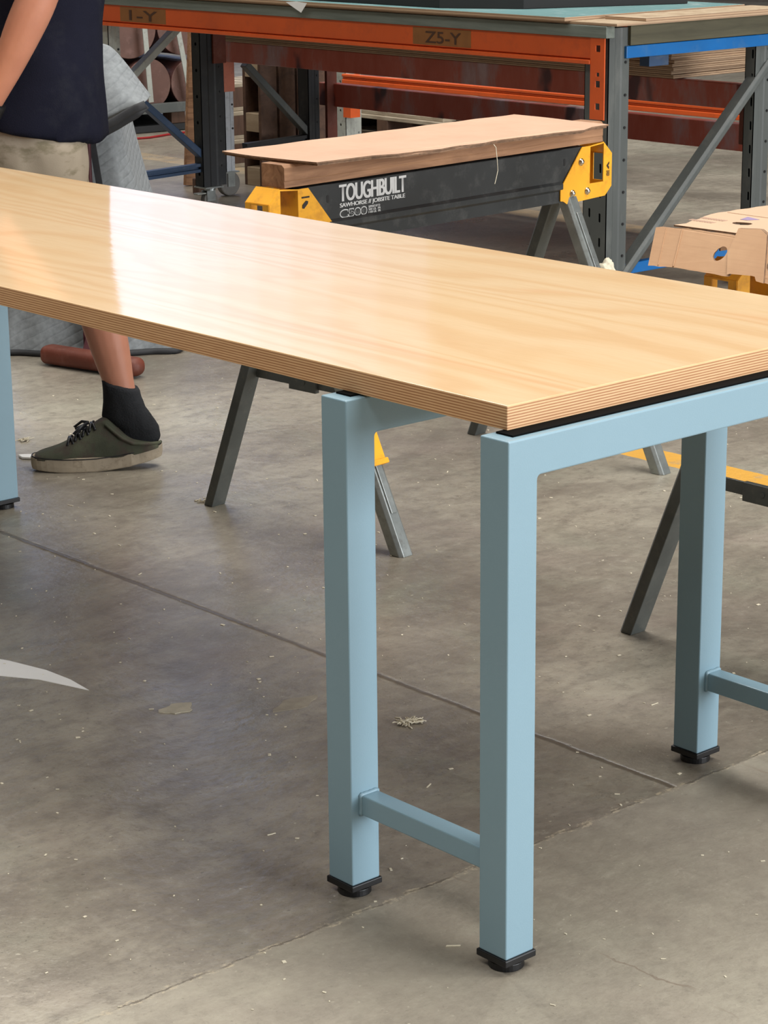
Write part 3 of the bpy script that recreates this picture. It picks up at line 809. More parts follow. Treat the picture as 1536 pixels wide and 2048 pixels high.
def on_horse():
    # pine beam on the lettered sawhorse
    bm = bmesh.new()
    L, y0, y1, z0, z1 = 1.035, -0.015, 0.053, 0.0, 0.047
    N = 24; rings = []
    for k in range(N + 1):
        x = -0.019 + L * k / N
        c = 0.004 + (0.004 * noise.noise(Vector((x * 9, 3, 1))))
        pr = [(y0, z0), (y1, z0), (y1, z1), (y0 + c * 1.6, z1), (y0, z1 - c * 1.5), (y0, z0 + 0.014), (y0 + 0.0012, z0 + 0.013)]
        rings.append([bm.verts.new((x, a + 0.0008 * noise.noise(Vector((x * 30, a * 50, b * 50))), b)) for a, b in pr])
    for a, b in zip(rings, rings[1:]):
        for k in range(7): bm.faces.new((a[k], a[(k+1) % 7], b[(k+1) % 7], b[k]))
    bm.faces.new(rings[0][::-1]); bm.faces.new(rings[-1])
    o = fin('timber_beam', bm, 'lumber', None, bevel=0.0012)
    o.location = (1.085, 1.755, 0.7355); o.rotation_euler = (0, 0, ANG)
    tag(o, 'rough brown pine beam lying along the lettered sawhorse, under the cardboard', 'beam')
    # cardboard flat
    z = 0.7835
    base = [(1.077, 1.957), (1.083, 1.87), (1.090, 1.76), (1.095, 1.668), (1.17, 1.673), (1.246, 1.6745), (1.30, 1.652), (1.36, 1.659), (1.42, 1.650), (1.49, 1.668), (1.56, 1.662), (1.64, 1.676), (1.70, 1.690), (1.80, 1.694), (1.88, 1.676), (1.93, 1.700), (1.995, 1.709), (1.999, 1.85), (2.002, 2.023), (1.55, 1.990)]
    def lift(u, v):
        return Vector((0, 0, 0.0035 * noise.noise(Vector((u * 6, v * 6, 0))) + 0.004 * max(0, (1.75 - v)) * sin(u * 40)))
    def dens(poly, d=0.02):
        out = []
        for a, b in zip(poly, poly[1:] + poly[:1]):
            n = max(1, int(sqrt((a[0]-b[0])**2 + (a[1]-b[1])**2) / d))
            for k in range(n): out.append((a[0] + (b[0]-a[0]) * k / n, a[1] + (b[1]-a[1]) * k / n))
        return out
    bm = bmesh.new()
    plate(bm, [dens(base)], (0, 0, z + 0.0050), (1, 0, 0), (0, 1, 0), 0.0034, 0, 1, lift)
    b2 = [(x + (0.004 if x < 1.5 else -0.004), y + (0.003 if y < 1.8 else -0.003) + (random.uniform(-0.006, 0.006) if y < 1.72 and 1.25 < x < 1.95 else 0)) for x, y in base]
    plate(bm, [dens(b2)], (0, 0, z + 0.0005), (1, 0, 0), (0, 1, 0), 0.0034, 0, 1, lift)
    o = fin('cardboard_sheet', bm, ['card', 'carddark'])
    tag(o, 'flat two-layer cardboard sheet with a torn front edge, on the pine beam', 'cardboard')
    # loose end of twine hanging from its torn edge
    bm = bmesh.new()
    tube(bm, [(1.585, 1.662, z + 0.003), (1.585, 1.655, z - 0.003), (1.586, 1.652, z - 0.03), (1.588, 1.652, z - 0.052), (1.583, 1.651, z - 0.066), (1.577, 1.650, z - 0.08)], 0.0008, 6, (1, 0, 0))
    tag(fin('paper_strip', bm, 'fluff', o), 'loose torn paper strip')
    # torn box on the second sawhorse
    t = empty('cardboard_box', (1.0, 0.4, 0.7), 0, 'torn cardboard box with round holes, lying on the sawhorse at the right', 'box')
    inv = Vector((-1.0, -0.4, -0.7))
    def wrink(u, v): return Vector((0, 0, 0.0012 * noise.noise(Vector((u * 30, 0, 5)))))
    # front panel in (y,z) at x=1.0 : y decreasing to the right of the picture
    fp = [(0.691, 0.7756), (0.6797, 0.7777), (0.6365, 0.7802), (0.5624, 0.7811), (0.5174, 0.7805), (0.5216, 0.7916), (0.4763, 0.7945), (0.4585, 0.7882), (0.3319, 0.7916), (0.1493, 0.7916), (0.0943, 0.7136), (0.4029, 0.7228), (0.4264, 0.7248), (0.434, 0.7305), (0.4403, 0.7309), (0.4843, 0.7288), (0.4867, 0.724), (0.538, 0.7244), (0.5979, 0.7248), (0.6584, 0.7216)]
    LEAN = lambda u, v: Vector(((v - 0.75) * 1.0, 0, 0.0))
    fp2 = []
    for a, b in zip(fp, fp[1:] + fp[:1]):
        n = max(1, int(abs(a[0]-b[0]) / 0.012))
        for k in range(n): fp2.append((a[0] + (b[0]-a[0]) * k / n, a[1] + (b[1]-a[1]) * k / n + (random.uniform(-0.0007, 0.0007) if k else 0)))
    holes = [ell(0.5294, 0.7529, 0.0120, 0.0105, 20, 0.04), ell(0.4143, 0.7516, 0.0135, 0.012, 16, 0.03), ell(0.2712, 0.7516, 0.0135, 0.012)]
    bm = bmesh.new()
    plate(bm, [[(a, b) for a, b in fp2]] + holes, Vector((1.0, 0, 0)) + Vector((-1, -0.4, -0.7)) + Vector((0, 0, 0)), (0, 1, 0), (0, 0, 1), 0.003, 0, 1, lambda u, v: wrink(u, v) + LEAN(u, v))
    fin('front_panel', bm, ['boxcard', 'carddark'], t)
    bm = bmesh.new()
    bar(bm, (0.0275, 0.634 - 0.4, 0.7786 - 0.7), (-0.0250, 0.606 - 0.4, 0.7255 - 0.7), 0.0035, 0.0022, (1, 0, 0))
    fin('crease', bm, 'boxcard', t, bevel=0.001)
    bm = bmesh.new()
    bar(bm, (0.0262, 0.668 - 0.4, 0.7770 - 0.7), (-0.0262, 0.638 - 0.4, 0.7240 - 0.7), 0.002, 0.0018, (1, 0, 0))
    fin('crease', bm, 'boxcard', t, bevel=0.0006)
    bm = bmesh.new()
    plate(bm, [[(0.5190, 0.7808), (0.5216, 0.7916), (0.4763, 0.7945), (0.4585, 0.7882), (0.4100, 0.7235), (0.4264, 0.7248), (0.434, 0.7305), (0.4403, 0.7309), (0.4843, 0.7288), (0.489, 0.7270), (0.513, 0.7560)], ell(0.4143, 0.7516, 0.001, 0.001, 4)][:1], (-0.0040, -0.4, -0.7), (0, 1, 0), (0, 0, 1), 0.0028, 0, 1, LEAN)
    fin('flap', bm, ['boxcard', 'carddark'], t)
    # top panel
    tp = [(1.030, 0.655), (1.055, 0.650), (1.11, 0.668), (1.165, 0.689), (1.235, 0.692), (1.312, 0.685), (1.40, 0.686), (1.48, 0.675), (1.55, 0.66), (1.55, 0.12), (1.036, 0.12), (1.036, 0.515)]
    tp2 = []
    for a, b in zip(tp, tp[1:] + tp[:1]):
        n = max(1, int(sqrt((a[0]-b[0])**2 + (a[1]-b[1])**2) / 0.02))
        for k in range(n): tp2.append((a[0] + (b[0]-a[0]) * k / n, a[1] + (b[1]-a[1]) * k / n + (random.uniform(-0.003, 0.003) if k else 0)))
    bm = bmesh.new()
    plate(bm, [tp2, ell(1.12, 0.582, 0.014, 0.0185, 16, 0.12)], (-1.0, -0.4, 0.7810 - 0.7), (1, 0, 0), (0, 1, 0), 0.003, 0, 1, lambda u, v: Vector((0, 0, 0.0)))
    top = fin('top_panel', bm, ['boxin', 'carddark'], t)
    bm = bmesh.new()
    bar(bm, (0.20, 0.28, 0.0842), (0.20, -0.27, 0.0842), 0.008, 0.002)
    fin('crease', bm, 'boxin', top, bevel=0.001)
    bm = bmesh.new()
    zz = 0.0841
    plate(bm, [[(1.150, 0.612), (1.182, 0.622), (1.172, 0.588), (1.152, 0.598)]], (-1, -0.4, zz), (1, 0, 0), (0, 1, 0), 0.0005)
    fin('violet_print', bm, 'printblue', top)
    bm = bmesh.new()
    for k in range(2):
        for j in range(9):
            y = 0.672 - 0.006 * j
            plate(bm, [[(1.085 + 0.03 * k, y), (1.098 + 0.03 * k, y + 0.001), (1.098 + 0.03 * k, y - 0.0035), (1.085 + 0.03 * k, y - 0.004)]], (-1, -0.4, zz), (1, 0, 0), (0, 1, 0), 0.0004)
    for r in (0.030,):
        ring_o = ell(1.115, 0.475, r, r, 24); ring_i = ell(1.115, 0.475, r - 0.0018, r - 0.0018, 24)
        plate(bm, [ring_o, ring_i], (-1, -0.4, zz), (1, 0, 0), (0, 1, 0), 0.0005)
    fin('faded_print', bm, 'print', top)
    # side, back and base
    bm = bmesh.new()
    plate(bm, [[(1.06, 0.745), (1.52, 0.745), (1.52, 0.780), (1.06, 0.780)]], (-1.0, 0.58 - 0.4, -0.7), (1, 0, 0), (0, 0, 1), -0.003 if False else 0.003, 0, 1)
    plate(bm, [[(0.12, 0.745), (0.66, 0.745), (0.66, 0.780), (0.12, 0.780)]], (0.53, -0.4, -0.7), (0, 1, 0), (0, 0, 1), 0.003, 0, 1)
    plate(bm, [[(1.09, 0.12), (1.53, 0.12), (1.53, 0.57), (1.09, 0.57)]], (-1, -0.4, 0.7365 - 0.7), (1, 0, 0), (0, 1, 0), 0.003, 0, 1)
    fin('tray', bm, ['boxcard', 'carddark'], t)
on_horse()

# ------------------------------------------------------------------ racking workbench
def post(name, parent, x, y, z0, z1, wy, dx, mat, pitch=0.077, slots=True, two=False, holes=False, smat=None):
    """perforated upright: slotted face towards -x, plain side faces with bolt dots"""
    bm = bmesh.new()
    loops = [[(y, z0), (y + wy, z0), (y + wy, z1), (y, z1)]]
    if slots:
        z = z0 + 0.05
        while z < z1 - 0.03:
            if holes:
                loops.append(ell(y + wy * 0.5, z, 0.007, 0.007, 10))
            else:
                loops.append(rrect(y + wy * 0.28, z, 0.0085, 0.030, n=2))
                if two: loops.append(rrect(y + wy * 0.72, z + 0.012, 0.0085, 0.030, n=2))
            z += pitch
    plate(bm, loops, (x + 0.0025, 0, 0), (0, 1, 0), (0, 0, 1), -0.0025)
    t_ = 0.0025
    # near side with pressed ridge
    sy = [(0, 0), (0.3, 0), (0.36, 0.003), (0.6, 0.003), (0.66, 0), (1, 0)]
    for yy, s in ((y, 1), (y + wy, -1)):
        pts = [(x + dx * a, yy + s * b) for a, b in sy]; bk = [(px, py + s * t_) for px, py in pts][::-1]
        lp = pts + bk
        A = [bm.verts.new((a, b, z0)) for a, b in lp]; B = [bm.verts.new((a, b, z1)) for a, b in lp]
        n = len(lp)
        for k in range(n): bm.faces.new((A[k], A[(k+1) % n], B[(k+1) % n], B[k]))
        bm.faces.new(A[::-1]); bm.faces.new(B)
    if not holes: box(bm, (x + dx - 0.003, y + 0.004, z0), (x + dx - 0.001, y + wy - 0.004, z1))
    o = fin(name, bm, mat, parent)
    z = z0 + 0.08
    while z < z1 - 0.04:
        bm = bmesh.new(); cyl(bm, (x + dx * 0.82, y - 0.003, z), (x + dx * 0.82, y + 0.001, z), 0.0045, 10)
        fin('bolt', bm, 'black' if smat is None else smat, o)
        z += 0.1
    return o

def pressed(bm, a, b, w, h, lip=0.012):
    bar(bm, a, b, w, h)

def bench():
    t = empty('workbench', (3.34, 2.98, 0), 0, 'large workbench built from orange, grey and blue racking parts', 'workbench')
    P = Vector((3.34, 2.98, 0))
    def f(name, bm, mat, par=None, bevel=0.0):
        o = fin(name, bm, mat, par or t, bevel=bevel)
        if par is None or par is t:
            o.location = -P
        return o
    def pst(*a, **k):
        o = post('upright', t, *a, **k); o.location = -P; return o
    r1 = pst(3.350, 2.980, 0.09, 0.875, 0.100, 0.092, 'rackgrey', two=True)
    r2 = pst(4.045, 2.980, 0.09, 0.875, 0.042, 0.080, 'rackgrey')
    l1 = pst(3.350, 5.640, 0.09, 0.84, 0.070, 0.055, 'palegrey', slots=False)
    bm_l = pst(3.800, 5.650, 0.09, 0.80, 0.055, 0.118, 'rackblack', holes=True, pitch=0.105)
    # orange beams with stepped lip, front and back
    for xx, nm in ((3.330, 1), (3.93, 0)):
        bm = bmesh.new()
        if nm:
            bar(bm, (xx + 0.02, 3.035, 0.815), (xx + 0.02, 5.72, 0.815), 0.040, 0.064)
            bar(bm, (xx + 0.024, 3.035, 0.7805), (xx + 0.024, 5.72, 0.7805), 0.040, 0.004)
            bar(bm, (xx + 0.015, 3.035, 0.7725), (xx + 0.015, 5.72, 0.7725), 0.046, 0.013)
        else:
            bar(bm, (xx + 0.02, 3.035, 0.820), (xx + 0.02, 5.72, 0.820), 0.040, 0.055)
        be = f('beam', bm, 'orange', bevel=0.003)
        # end connectors hanging from the beam ends
        bm = bmesh.new()
        lp = [(2.975, 0.600), (3.034, 0.600), (3.034, 0.847), (2.975, 0.847)]
        hs = []
        for z, w in ((0.815, 0.020), (0.7370, 0.014), (0.708, 0.020), (0.640, 0.020)):
            hs.append(rrect(3.003, z, w, 0.020 if w > 0.015 else 0.012, 0.001, 1))
        plate(bm, [lp] + hs, (xx - 0.004, 0, 0), (0, 1, 0), (0, 0, 1), 0.004)
        cn = fin('beam_connector', bm, 'orange', be) if nm else bm.free()
        if nm:
            # taped labels with marker lettering
            for (ya, yb, s_, m_) in ((3.568, 3.847, 'Z5-Y', 'tape'), (5.228, 5.523, '1-Y', 'tape')):
                bm = bmesh.new(); box(bm, (xx - 0.0006, ya, 0.787), (xx + 0.001, yb, 0.842))
                tp = fin('tape_label', bm, m_, be)
                place_text('marker_lettering', s_, 'marker', tp, (xx - 0.001, yb - 0.06, 0.7935), (0, -1, 0), (0, 0, 1), 0, 0, (yb - ya) * 0.62, 0.038, 0.01, 0.0006)
    bm = bmesh.new(); box(bm, (3.545, 2.99, 0.748), (3.635, 3.03, 0.7815)); f('angle_bracket', bm, 'navysteel')
    # left rear connector, dull red
    bm = bmesh.new(); box(bm, (3.862, 5.640, 0.585), (3.925, 5.650, 0.80))
    f('beam_connector', bm, 'rust')
    # right end frame: blue top bar, diagonal, blue tie
    bm = bmesh.new(); bar(bm, (3.42, 2.985, 0.8), (4.14, 2.985, 0.8), 0.03, 0.037)
    f('end_rail', bm, 'rackblue', bevel=0.002)
    bm = bmesh.new()
    bar(bm, (3.435, 2.990, 0.115), (4.085, 2.990, 0.715), 0.022, 0.038, (0, 1, 0)) if False else sweep(bm, [(3.430, 2.992, 0.100), (4.17, 2.992, 0.775)], [(-0.016, -0.023), (0.016, -0.023), (0.016, 0.015), (0.008, 0.023), (-0.008, 0.023), (-0.016, 0.015)], (0, -1, 0))
    f('diagonal_brace', bm, 'rackgrey', bevel=0.002)
    bm = bmesh.new(); bar(bm, (3.42, 3.00, 0.123), (3.965, 3.00, 0.123), 0.03, 0.034)
    f('end_tie', bm, 'rackblue', bevel=0.002)
    # left end frame
    yL = 5.68
    bm = bmesh.new(); sweep(bm, [(3.43, yL, 0.52), (3.80, yL, 0.80)], [(-0.014, -0.02), (0.014, -0.02), (0.014, 0.02), (-0.014, 0.02)], (0, -1, 0))
    f('diagonal_brace', bm, 'palegrey', bevel=0.003)
    bm = bmesh.new(); sweep(bm, [(3.40, yL, 0.555), (3.86, yL, 0.178)], [(-0.014, -0.02), (0.014, -0.02), (0.014, 0.02), (-0.014, 0.02)], (0, -1, 0))
    f('diagonal_brace', bm, 'navysteel', bevel=0.003)
    bm = bmesh.new(); bar(bm, (3.40, yL, 0.168), (3.86, yL, 0.180), 0.03, 0.012); bar(bm, (3.40, yL + 0.008, 0.156), (3.86, yL + 0.008, 0.168), 0.012, 0.016); bar(bm, (3.40, yL, 0.145), (3.86, yL, 0.157), 0.03, 0.012)
    f('end_tie', bm, 'navysteel')
    # timber edge boards
    bm = bmesh.new(); box(bm, (3.322, 2.965, 0.847), (3.360, 5.95, 0.883))
    f('timber_edge', bm, 'greenpine', bevel=0.002)
    bm = bmesh.new(); box(bm, (3.435, 2.968, 0.8205), (4.14, 2.984, 0.8845))
    f('apron', bm, 'olive', bevel=0.001)
    # cross battens under the top
    for k, y in enumerate((3.4, 3.9, 4.4, 4.9, 5.4)):
        bm = bmesh.new(); box(bm, (3.36, y, 0.848), (4.08, y + 0.045, 0.883)); f('cross_batten', bm, 'greenpine')
    # casters under the posts
    for (x, y) in ((3.39, 3.03), (4.05, 3.00), (3.375, 5.675), (3.845, 5.668)):
        bm = bmesh.new()
        box(bm, (x - 0.052, y - 0.040, 0.084), (x + 0.040, y + 0.040, 0.0895))
        cyl(bm, (x, y, 0.079), (x, y, 0.084), 0.026, 20); cyl(bm, (x, y, 0.072), (x, y, 0.0775), 0.023, 20)
        box(bm, (x - 0.03, y - 0.020, 0.030), (x + 0.012, y - 0.017, 0.072)); box(bm, (x - 0.03, y + 0.017, 0.030), (x + 0.012, y + 0.020, 0.072))
        c = f('caster', bm, 'galv')
        bm = bmesh.new(); cyl(bm, (x - 0.006, y - 0.015, 0.034), (x - 0.006, y + 0.015, 0.034), 0.034, 28)
        w = fin('wheel', bm, 'greyrub', c, bevel=0.004)
        bm = bmesh.new(); box(bm, (x - 0.075, y - 0.014, 0.060), (x - 0.03, y + 0.014, 0.065)); fin('brake_pedal', bm, 'palegrey', c, bevel=0.001)
    # sheets stacked on top
    def sheet(name, x0, y0, x1, y1, z0, z1, top, label, warp=0.0):
        bm = bmesh.new()
        n = 24
        A, B = [], []
        for j in range(n + 1):
            y = y0 + (y1 - y0) * j / n
            for i, x in enumerate((x0, x1)):
                dz = warp * noise.noise(Vector((y * 1.3, i, 3)))
                A.append(bm.verts.new((x, y, z0 + dz))); B.append(bm.verts.new((x, y, z1 + dz)))
        for j in range(n):
            a = 2 * j
            bm.faces.new((B[a], B[a+1], B[a+3], B[a+2])).material_index = 1
            bm.faces.new((A[a+2], A[a+3], A[a+1], A[a])).material_index = 0
            bm.faces.new((A[a], B[a], B[a+2], A[a+2])).material_index = 0
            bm.faces.new((A[a+3], B[a+3], B[a+1], A[a+1])).material_index = 0
        bm.faces.new((A[0], A[1], B[1], B[0])); bm.faces.new((A[-1], A[-2], B[-2], B[-1]))
        o = fin(name, bm, ['sheetedge', top])
        return tag(o, label, 'sheet')
    sheet('plywood_sheet', 3.325, 2.925, 4.16, 5.5, 0.8845, 0.8925, 'palewood', 'bottom brown plywood sheet lying on the racking workbench')
    sheet('laminated_board', 3.30, 3.12, 4.15, 5.95, 0.8927, 0.9045, 'teal', 'teal-topped board lying on the plywood sheet of the workbench')
    sheet('plywood_sheet', 3.46, 2.93, 4.16, 3.1, 0.8927, 0.902, 'palewood', 'narrow plywood offcut at the right corner of the workbench top')
    # dark sheet material with curled pale cardboard
    bm = bmesh.new(); 
    plate(bm, [[(3.36, 3.75), (3.50, 3.50), (4.05, 3.28), (4.10, 5.9), (3.36, 5.9)]], (0, 0, 0.9050), (1, 0, 0), (0, 1, 0), 0.035)
    o = fin('dark_panel_stack', bm, 'stackblack', bevel=0.002); tag(o, 'low black stack of panels lying on the teal board of the workbench', 'panel')
    for k, (x, y, a) in enumerate(((3.40, 3.98, 0.5), (3.52, 3.76, 0.35))):
        bm = bmesh.new(); N = 14; pr = []
        for i in range(N + 1):
            u = i / N
            pr.append((0.28 * u, 0.035 * u * u))
        A = [bm.verts.new((dx_, -0.055, dz_)) for dx_, dz_ in pr]; B = [bm.verts.new((dx_, 0.055 * (1 - 0.4 * i / N), dz_)) for i, (dx_, dz_) in enumerate(pr)]
        A2 = [bm.verts.new((v.co.x, v.co.y, v.co.z + 0.002)) for v in A]; B2 = [bm.verts.new((v.co.x, v.co.y, v.co.z + 0.002)) for v in B]
        for i in range(N):
            bm.faces.new((A[i], B[i], B[i+1], A[i+1])); bm.faces.new((A2[i], A2[i+1], B2[i+1], B2[i]))
            bm.faces.new((A[i], A[i+1], A2[i+1], A2[i])); bm.faces.new((B[i], B2[i], B2[i+1], B[i+1]))
        bm.faces.new((A[0], A2[0], B2[0], B[0])); bm.faces.new((A[-1], B[-1], B2[-1], A2[-1]))
        o = fin('cardboard_scrap', bm, 'card', None, (x, y, 0.9405)); o.rotation_euler = (0, 0, a)
        tag(o, ('broad' if k == 0 else 'narrow') + ' curled cardboard scrap on the black stack of the workbench', 'cardboard')
    bm = bmesh.new(); plate(bm, [[(0, 0), (0.055, 0.004), (0.115, 0), (0.083, -0.033)]], (3.296, 4.470, 0.9), (0, -1, 0), (0, 0, 1), 0.0008)
    tag(fin('paper_corner', bm, 'paper'), 'white paper corner hanging from the board edge over the green timber', 'paper')
bench()

# ------------------------------------------------------------------ red-beam trolley behind the bench
def trolley():
    P = Vector((4.09, 5.80, 0))
    t = empty('rack_trolley', P, 0, 'low wheeled rack with dusty red beams standing behind the workbench', 'trolley')
    def f(name, bm, mat, par=None, bevel=0.0, lab=None):
        o = fin(name, bm, mat, par or t, bevel=bevel)
        if par is None: o.location = -P
        if lab: o['label'] = lab
        return o
    o = post('upright', t, 4.092, 5.875, 0.105, 0.545, 0.040, 0.046, 'white', pitch=0.062); o.location = -P; o['label'] = 'white upright with blue stripe and oval slots'
    bm = bmesh.new(); box(bm, (4.0915, 5.877, 0.33), (4.0925, 5.886, 0.49)); fin('blue_stripe', bm, 'rackblue', o)
    bm = bmesh.new(); box(bm, (4.087, 5.868, 0.44), (4.0915, 5.918, 0.655)); box(bm, (4.0915, 5.868, 0.44), (4.142, 5.8735, 0.655))
    f('beam_connector', bm, 'fadedorange', lab='faded orange connector over the white upright')
    for xx, y in ((4.48, 5.79),):
        o = post('upright', t, xx, y, 0.105, 0.60, 0.07, 0.06, 'rackblack', slots=False); o.location = -P
    bm = bmesh.new(); box(bm, (4.560, 5.76, 0.14), (4.615, 5.775, 0.56)); f('beam_connector', bm, 'rust')
    # beams
    bm = bmesh.new(); bar(bm, (4.114, 5.866, 0.608), (4.114, 3.095, 0.608), 0.040, 0.085)
    f('beam', bm, 'redbeam', bevel=0.004)
    bm = bmesh.new(); bar(bm, (4.62, 5.86, 0.398), (4.62, 3.46, 0.398), 0.045, 0.098); f('beam', bm, 'redbeam', bevel=0.004)
    bm = bmesh.new(); box(bm, (4.1085, 3.060, 0.45), (4.15, 3.094, 0.65)); f('upright', bm, 'rust', bevel=0.003)
    bm = bmesh.new(); box(bm, (4.597, 3.43, 0.105), (4.645, 3.46, 0.62)); f('upright', bm, 'rust', bevel=0.003)
    # left end frame
    bm = bmesh.new(); sweep(bm, [(4.16, 5.82, 0.555), (4.50, 5.82, 0.235)], [(-0.014, -0.020), (0.014, -0.020), (0.014, 0.020), (-0.014, 0.020)], (0, -1, 0)); f('diagonal_brace', bm, 'rackgrey', bevel=0.003)
    bm = bmesh.new(); bar(bm, (4.15, 5.82, 0.217), (4.51, 5.82, 0.227), 0.035, 0.014); bar(bm, (4.15, 5.825, 0.197), (4.51, 5.825, 0.207), 0.02, 0.026); f('end_tie', bm, 'rackblack')
    # cross bars under the stack
    for y in (3.5, 4.2, 4.9, 5.6):
        bm = bmesh.new(); bar(bm, (4.10, y, 0.6515), (4.64, y, 0.6515), 0.04, 0.003); f('cross_bar', bm, 'rackblue', bevel=0.002)
    for (x, y) in ((4.115, 5.895), (4.52, 5.85), (4.621, 3.445),):
        bm = bmesh.new(); box(bm, (x - 0.035, y - 0.035, 0.099), (x + 0.035, y + 0.035, 0.105)); box(bm, (x - 0.018, y - 0.024, 0.04), (x + 0.018, y - 0.021, 0.1)); box(bm, (x - 0.018, y + 0.021, 0.04), (x + 0.018, y + 0.024, 0.1))
        c = f('caster', bm, 'galv')
        bm = bmesh.new(); cyl(bm, (x, y - 0.018, 0.052), (x, y + 0.018, 0.052), 0.052, 32); fin('wheel', bm, 'greyrub', c, bevel=0.007, seg=3)
    # stack of plywood sheets lying on the trolley
    for k in range(8):
        z0 = 0.6535 + 0.0125 * k
        dx = random.uniform(-0.006, 0.006); dy = random.uniform(-0.008, 0.008)
        bm = bmesh.new(); box(bm, (4.052 + dx, 3.345 + dy, z0), (4.61 + dx, 5.85 + dy, z0 + 0.012))
        o = fin('plywood_sheet', bm, 'plystack', bevel=0.0008)
        tag(o, 'plywood sheet, %s of the stack of eight on the red-beam trolley' % ('bottom one', 'second from bottom', 'third from bottom', 'fourth from bottom', 'fourth from top', 'third from top', 'second from top', 'top one')[k], 'sheet', 'plywood sheets stacked on the trolley')
trolley()

# ------------------------------------------------------------------ galvanised rack further back, pallets, rolls
def background():
    P = Vector((5.5, 6.72, 0))
    t = empty('storage_rack', P, 0, 'pale grey rack with one thin orange beam, behind the red-beam trolley', 'rack')
    o = post('upright', t, 5.50, 6.74, 0.0, 0.44, 0.080, 0.10, 'palegrey', pitch=0.07, holes=True, smat='galv'); o.location = -P
    o = post('upright', t, 5.50, 3.70, 0.0, 0.44, 0.080, 0.10, 'palegrey', pitch=0.07, holes=True, smat='galv'); o.location = -P
    bm = bmesh.new()
    bar(bm, (5.49, 6.74, 0.364), (5.49, 3.7, 0.376), 0.03, 0.014); bar(bm, (5.497, 6.74, 0.352), (5.497, 3.7, 0.364), 0.03, 0.012); bar(bm, (5.49, 6.74, 0.335), (5.49, 3.7, 0.347), 0.03, 0.022)
    o = fin('beam', bm, 'orange', t, bevel=0.004); o.location = -P
    bm = bmesh.new(); box(bm, (5.488, 6.69, 0.16), (5.5, 6.745, 0.37)); box(bm, (5.5, 6.69, 0.16), (5.55, 6.70, 0.37)); o = fin('beam_connector', bm, 'orange', t); o.location = -P
    # pallets
    def pallet(loc, rz, L, Wd, label, mat='pallet', rx=0.0, mat2=None, nb=5):
        e = empty('wooden_pallet', loc, rz, label, 'pallet', None); e.rotation_euler = (rx, 0, rz)
        for k in range(3):
            y = Wd * k / 2.0 - (0.0 if k == 0 else (0.04 if k == 1 else 0.08))
            bm = bmesh.new(); box(bm, (0, y, 0.018), (L, y + 0.08, 0.108)); fin('stringer', bm, mat2 or 'brownwood', e, bevel=0.002)
        for zz in (0.0, 0.108):
            for k in range(nb):
                x = (L - 0.09) * k / (nb - 1)
                bm = bmesh.new(); box(bm, (x, 0, zz), (x + 0.09, Wd, zz + 0.018)); fin('deck_board', bm, mat, e, bevel=0.002)
        return e
    names = ('bottom', 'second', 'third', 'topmost')
    for k in range(3):
        pallet((4.70 + 0.01 * k, 6.60 + 0.02 * k, 0.127 * k), 0.02 * k - 0.02, 0.40, 0.28, '%s weathered pallet of the stack left of the pale grey rack' % names[k] if k < 2 else 'topmost weathered pallet of the stack left of the pale grey rack')
    # upright brown pallet behind the trolley's end
    e = pallet((4.38, 6.12, 0.0), 0.0, 0.40, 0.55, 'brown pallet standing on edge behind the end of the trolley', 'brownwood', rx=radians(90), mat2='palewood', nb=4)
    # pallets under and behind the grey rack
    pallet((5.85, 6.32, 0.0), 0.0, 0.9, 1.1, 'long pale pallet on the floor behind the orange rack beam', nb=6)
    pallet((5.88, 6.45, 0.1265), 0.0, 0.9, 0.9, 'pale pallet lying on the long pallet behind the orange rack beam', nb=6)
    bm = bmesh.new(); box(bm, (6.0, 6.5, 0.2535), (6.6, 7.3, 0.27)); o = fin('pale_board', bm, 'palewood'); tag(o, 'pale board lying on the pallets behind the orange rack beam', 'board')
    # tall board leaning behind the black castored upright
    bm = bmesh.new(); box(bm, (0, 0, 0), (0.10, 0.022, 0.80)); o = fin('tall_board', bm, 'lumber', None, (4.155, 6.25, 0.004), bevel=0.001); o.rotation_euler = (0, 0.075, 0)
    tag(o, 'tall narrow pale board standing behind the black castored upright', 'board')
    bm = bmesh.new(); box(bm, (0, 0, 0), (0.07, 0.05, 0.07)); o = fin('timber_block', bm, 'brownwood', None, (4.03, 5.99, 0.0), bevel=0.006)
    tag(o, 'short brown timber block on the floor behind the workbench caster', 'block')
    # steel stand carrying brown rolls
    P = Vector((4.95, 7.9, 0))
    t = empty('steel_stand', P, 0, 'low grey steel stand carrying brown rolls, left of the workbench end', 'stand')
    A = Vector((4.85, 8.093, 0)); B = Vector((5.62, 7.998, 0)); dv = (B - A).normalized(); nv = Vector((dv.y, -dv.x, 0)) * -1
    if nv.dot(fw) < 0: nv = -nv
    def fr(name, bm, mat, bevel=0.0):
        o = fin(name, bm, mat, t, bevel=bevel); o.location = -P; return o
    bm = bmesh.new(); bar(bm, A + Vector((0, 0, .125)), B + Vector((0, 0, .125)), 0.04, 0.05); fr('shelf_rail', bm, 'rackgrey', 0.003)
    bm = bmesh.new(); bar(bm, A + nv * .7 + Vector((0, 0, .125)), B + nv * .7 + Vector((0, 0, .125)), 0.04, 0.05); fr('shelf_rail', bm, 'rackgrey', 0.003)
    bm = bmesh.new(); bar(bm, A + nv * .36 + Vector((0, 0, .105)), B + nv * .36 + Vector((0, 0, .105)), 0.68, 0.010); fr('shelf', bm, 'rackblack')
    bm = bmesh.new(); bar(bm, A + nv * .25 + Vector((0, 0, .02)), B + nv * .25 + Vector((0, 0, .02)), 0.5, 0.035); fr('base_plate', bm, 'rackblack', 0.002)
    bm = bmesh.new(); bar(bm, A + nv * .7 + Vector((0, 0, .07)), B + nv * .7 + Vector((0, 0, .07)), 0.01, 0.06); fr('back_plate', bm, 'rackblack')
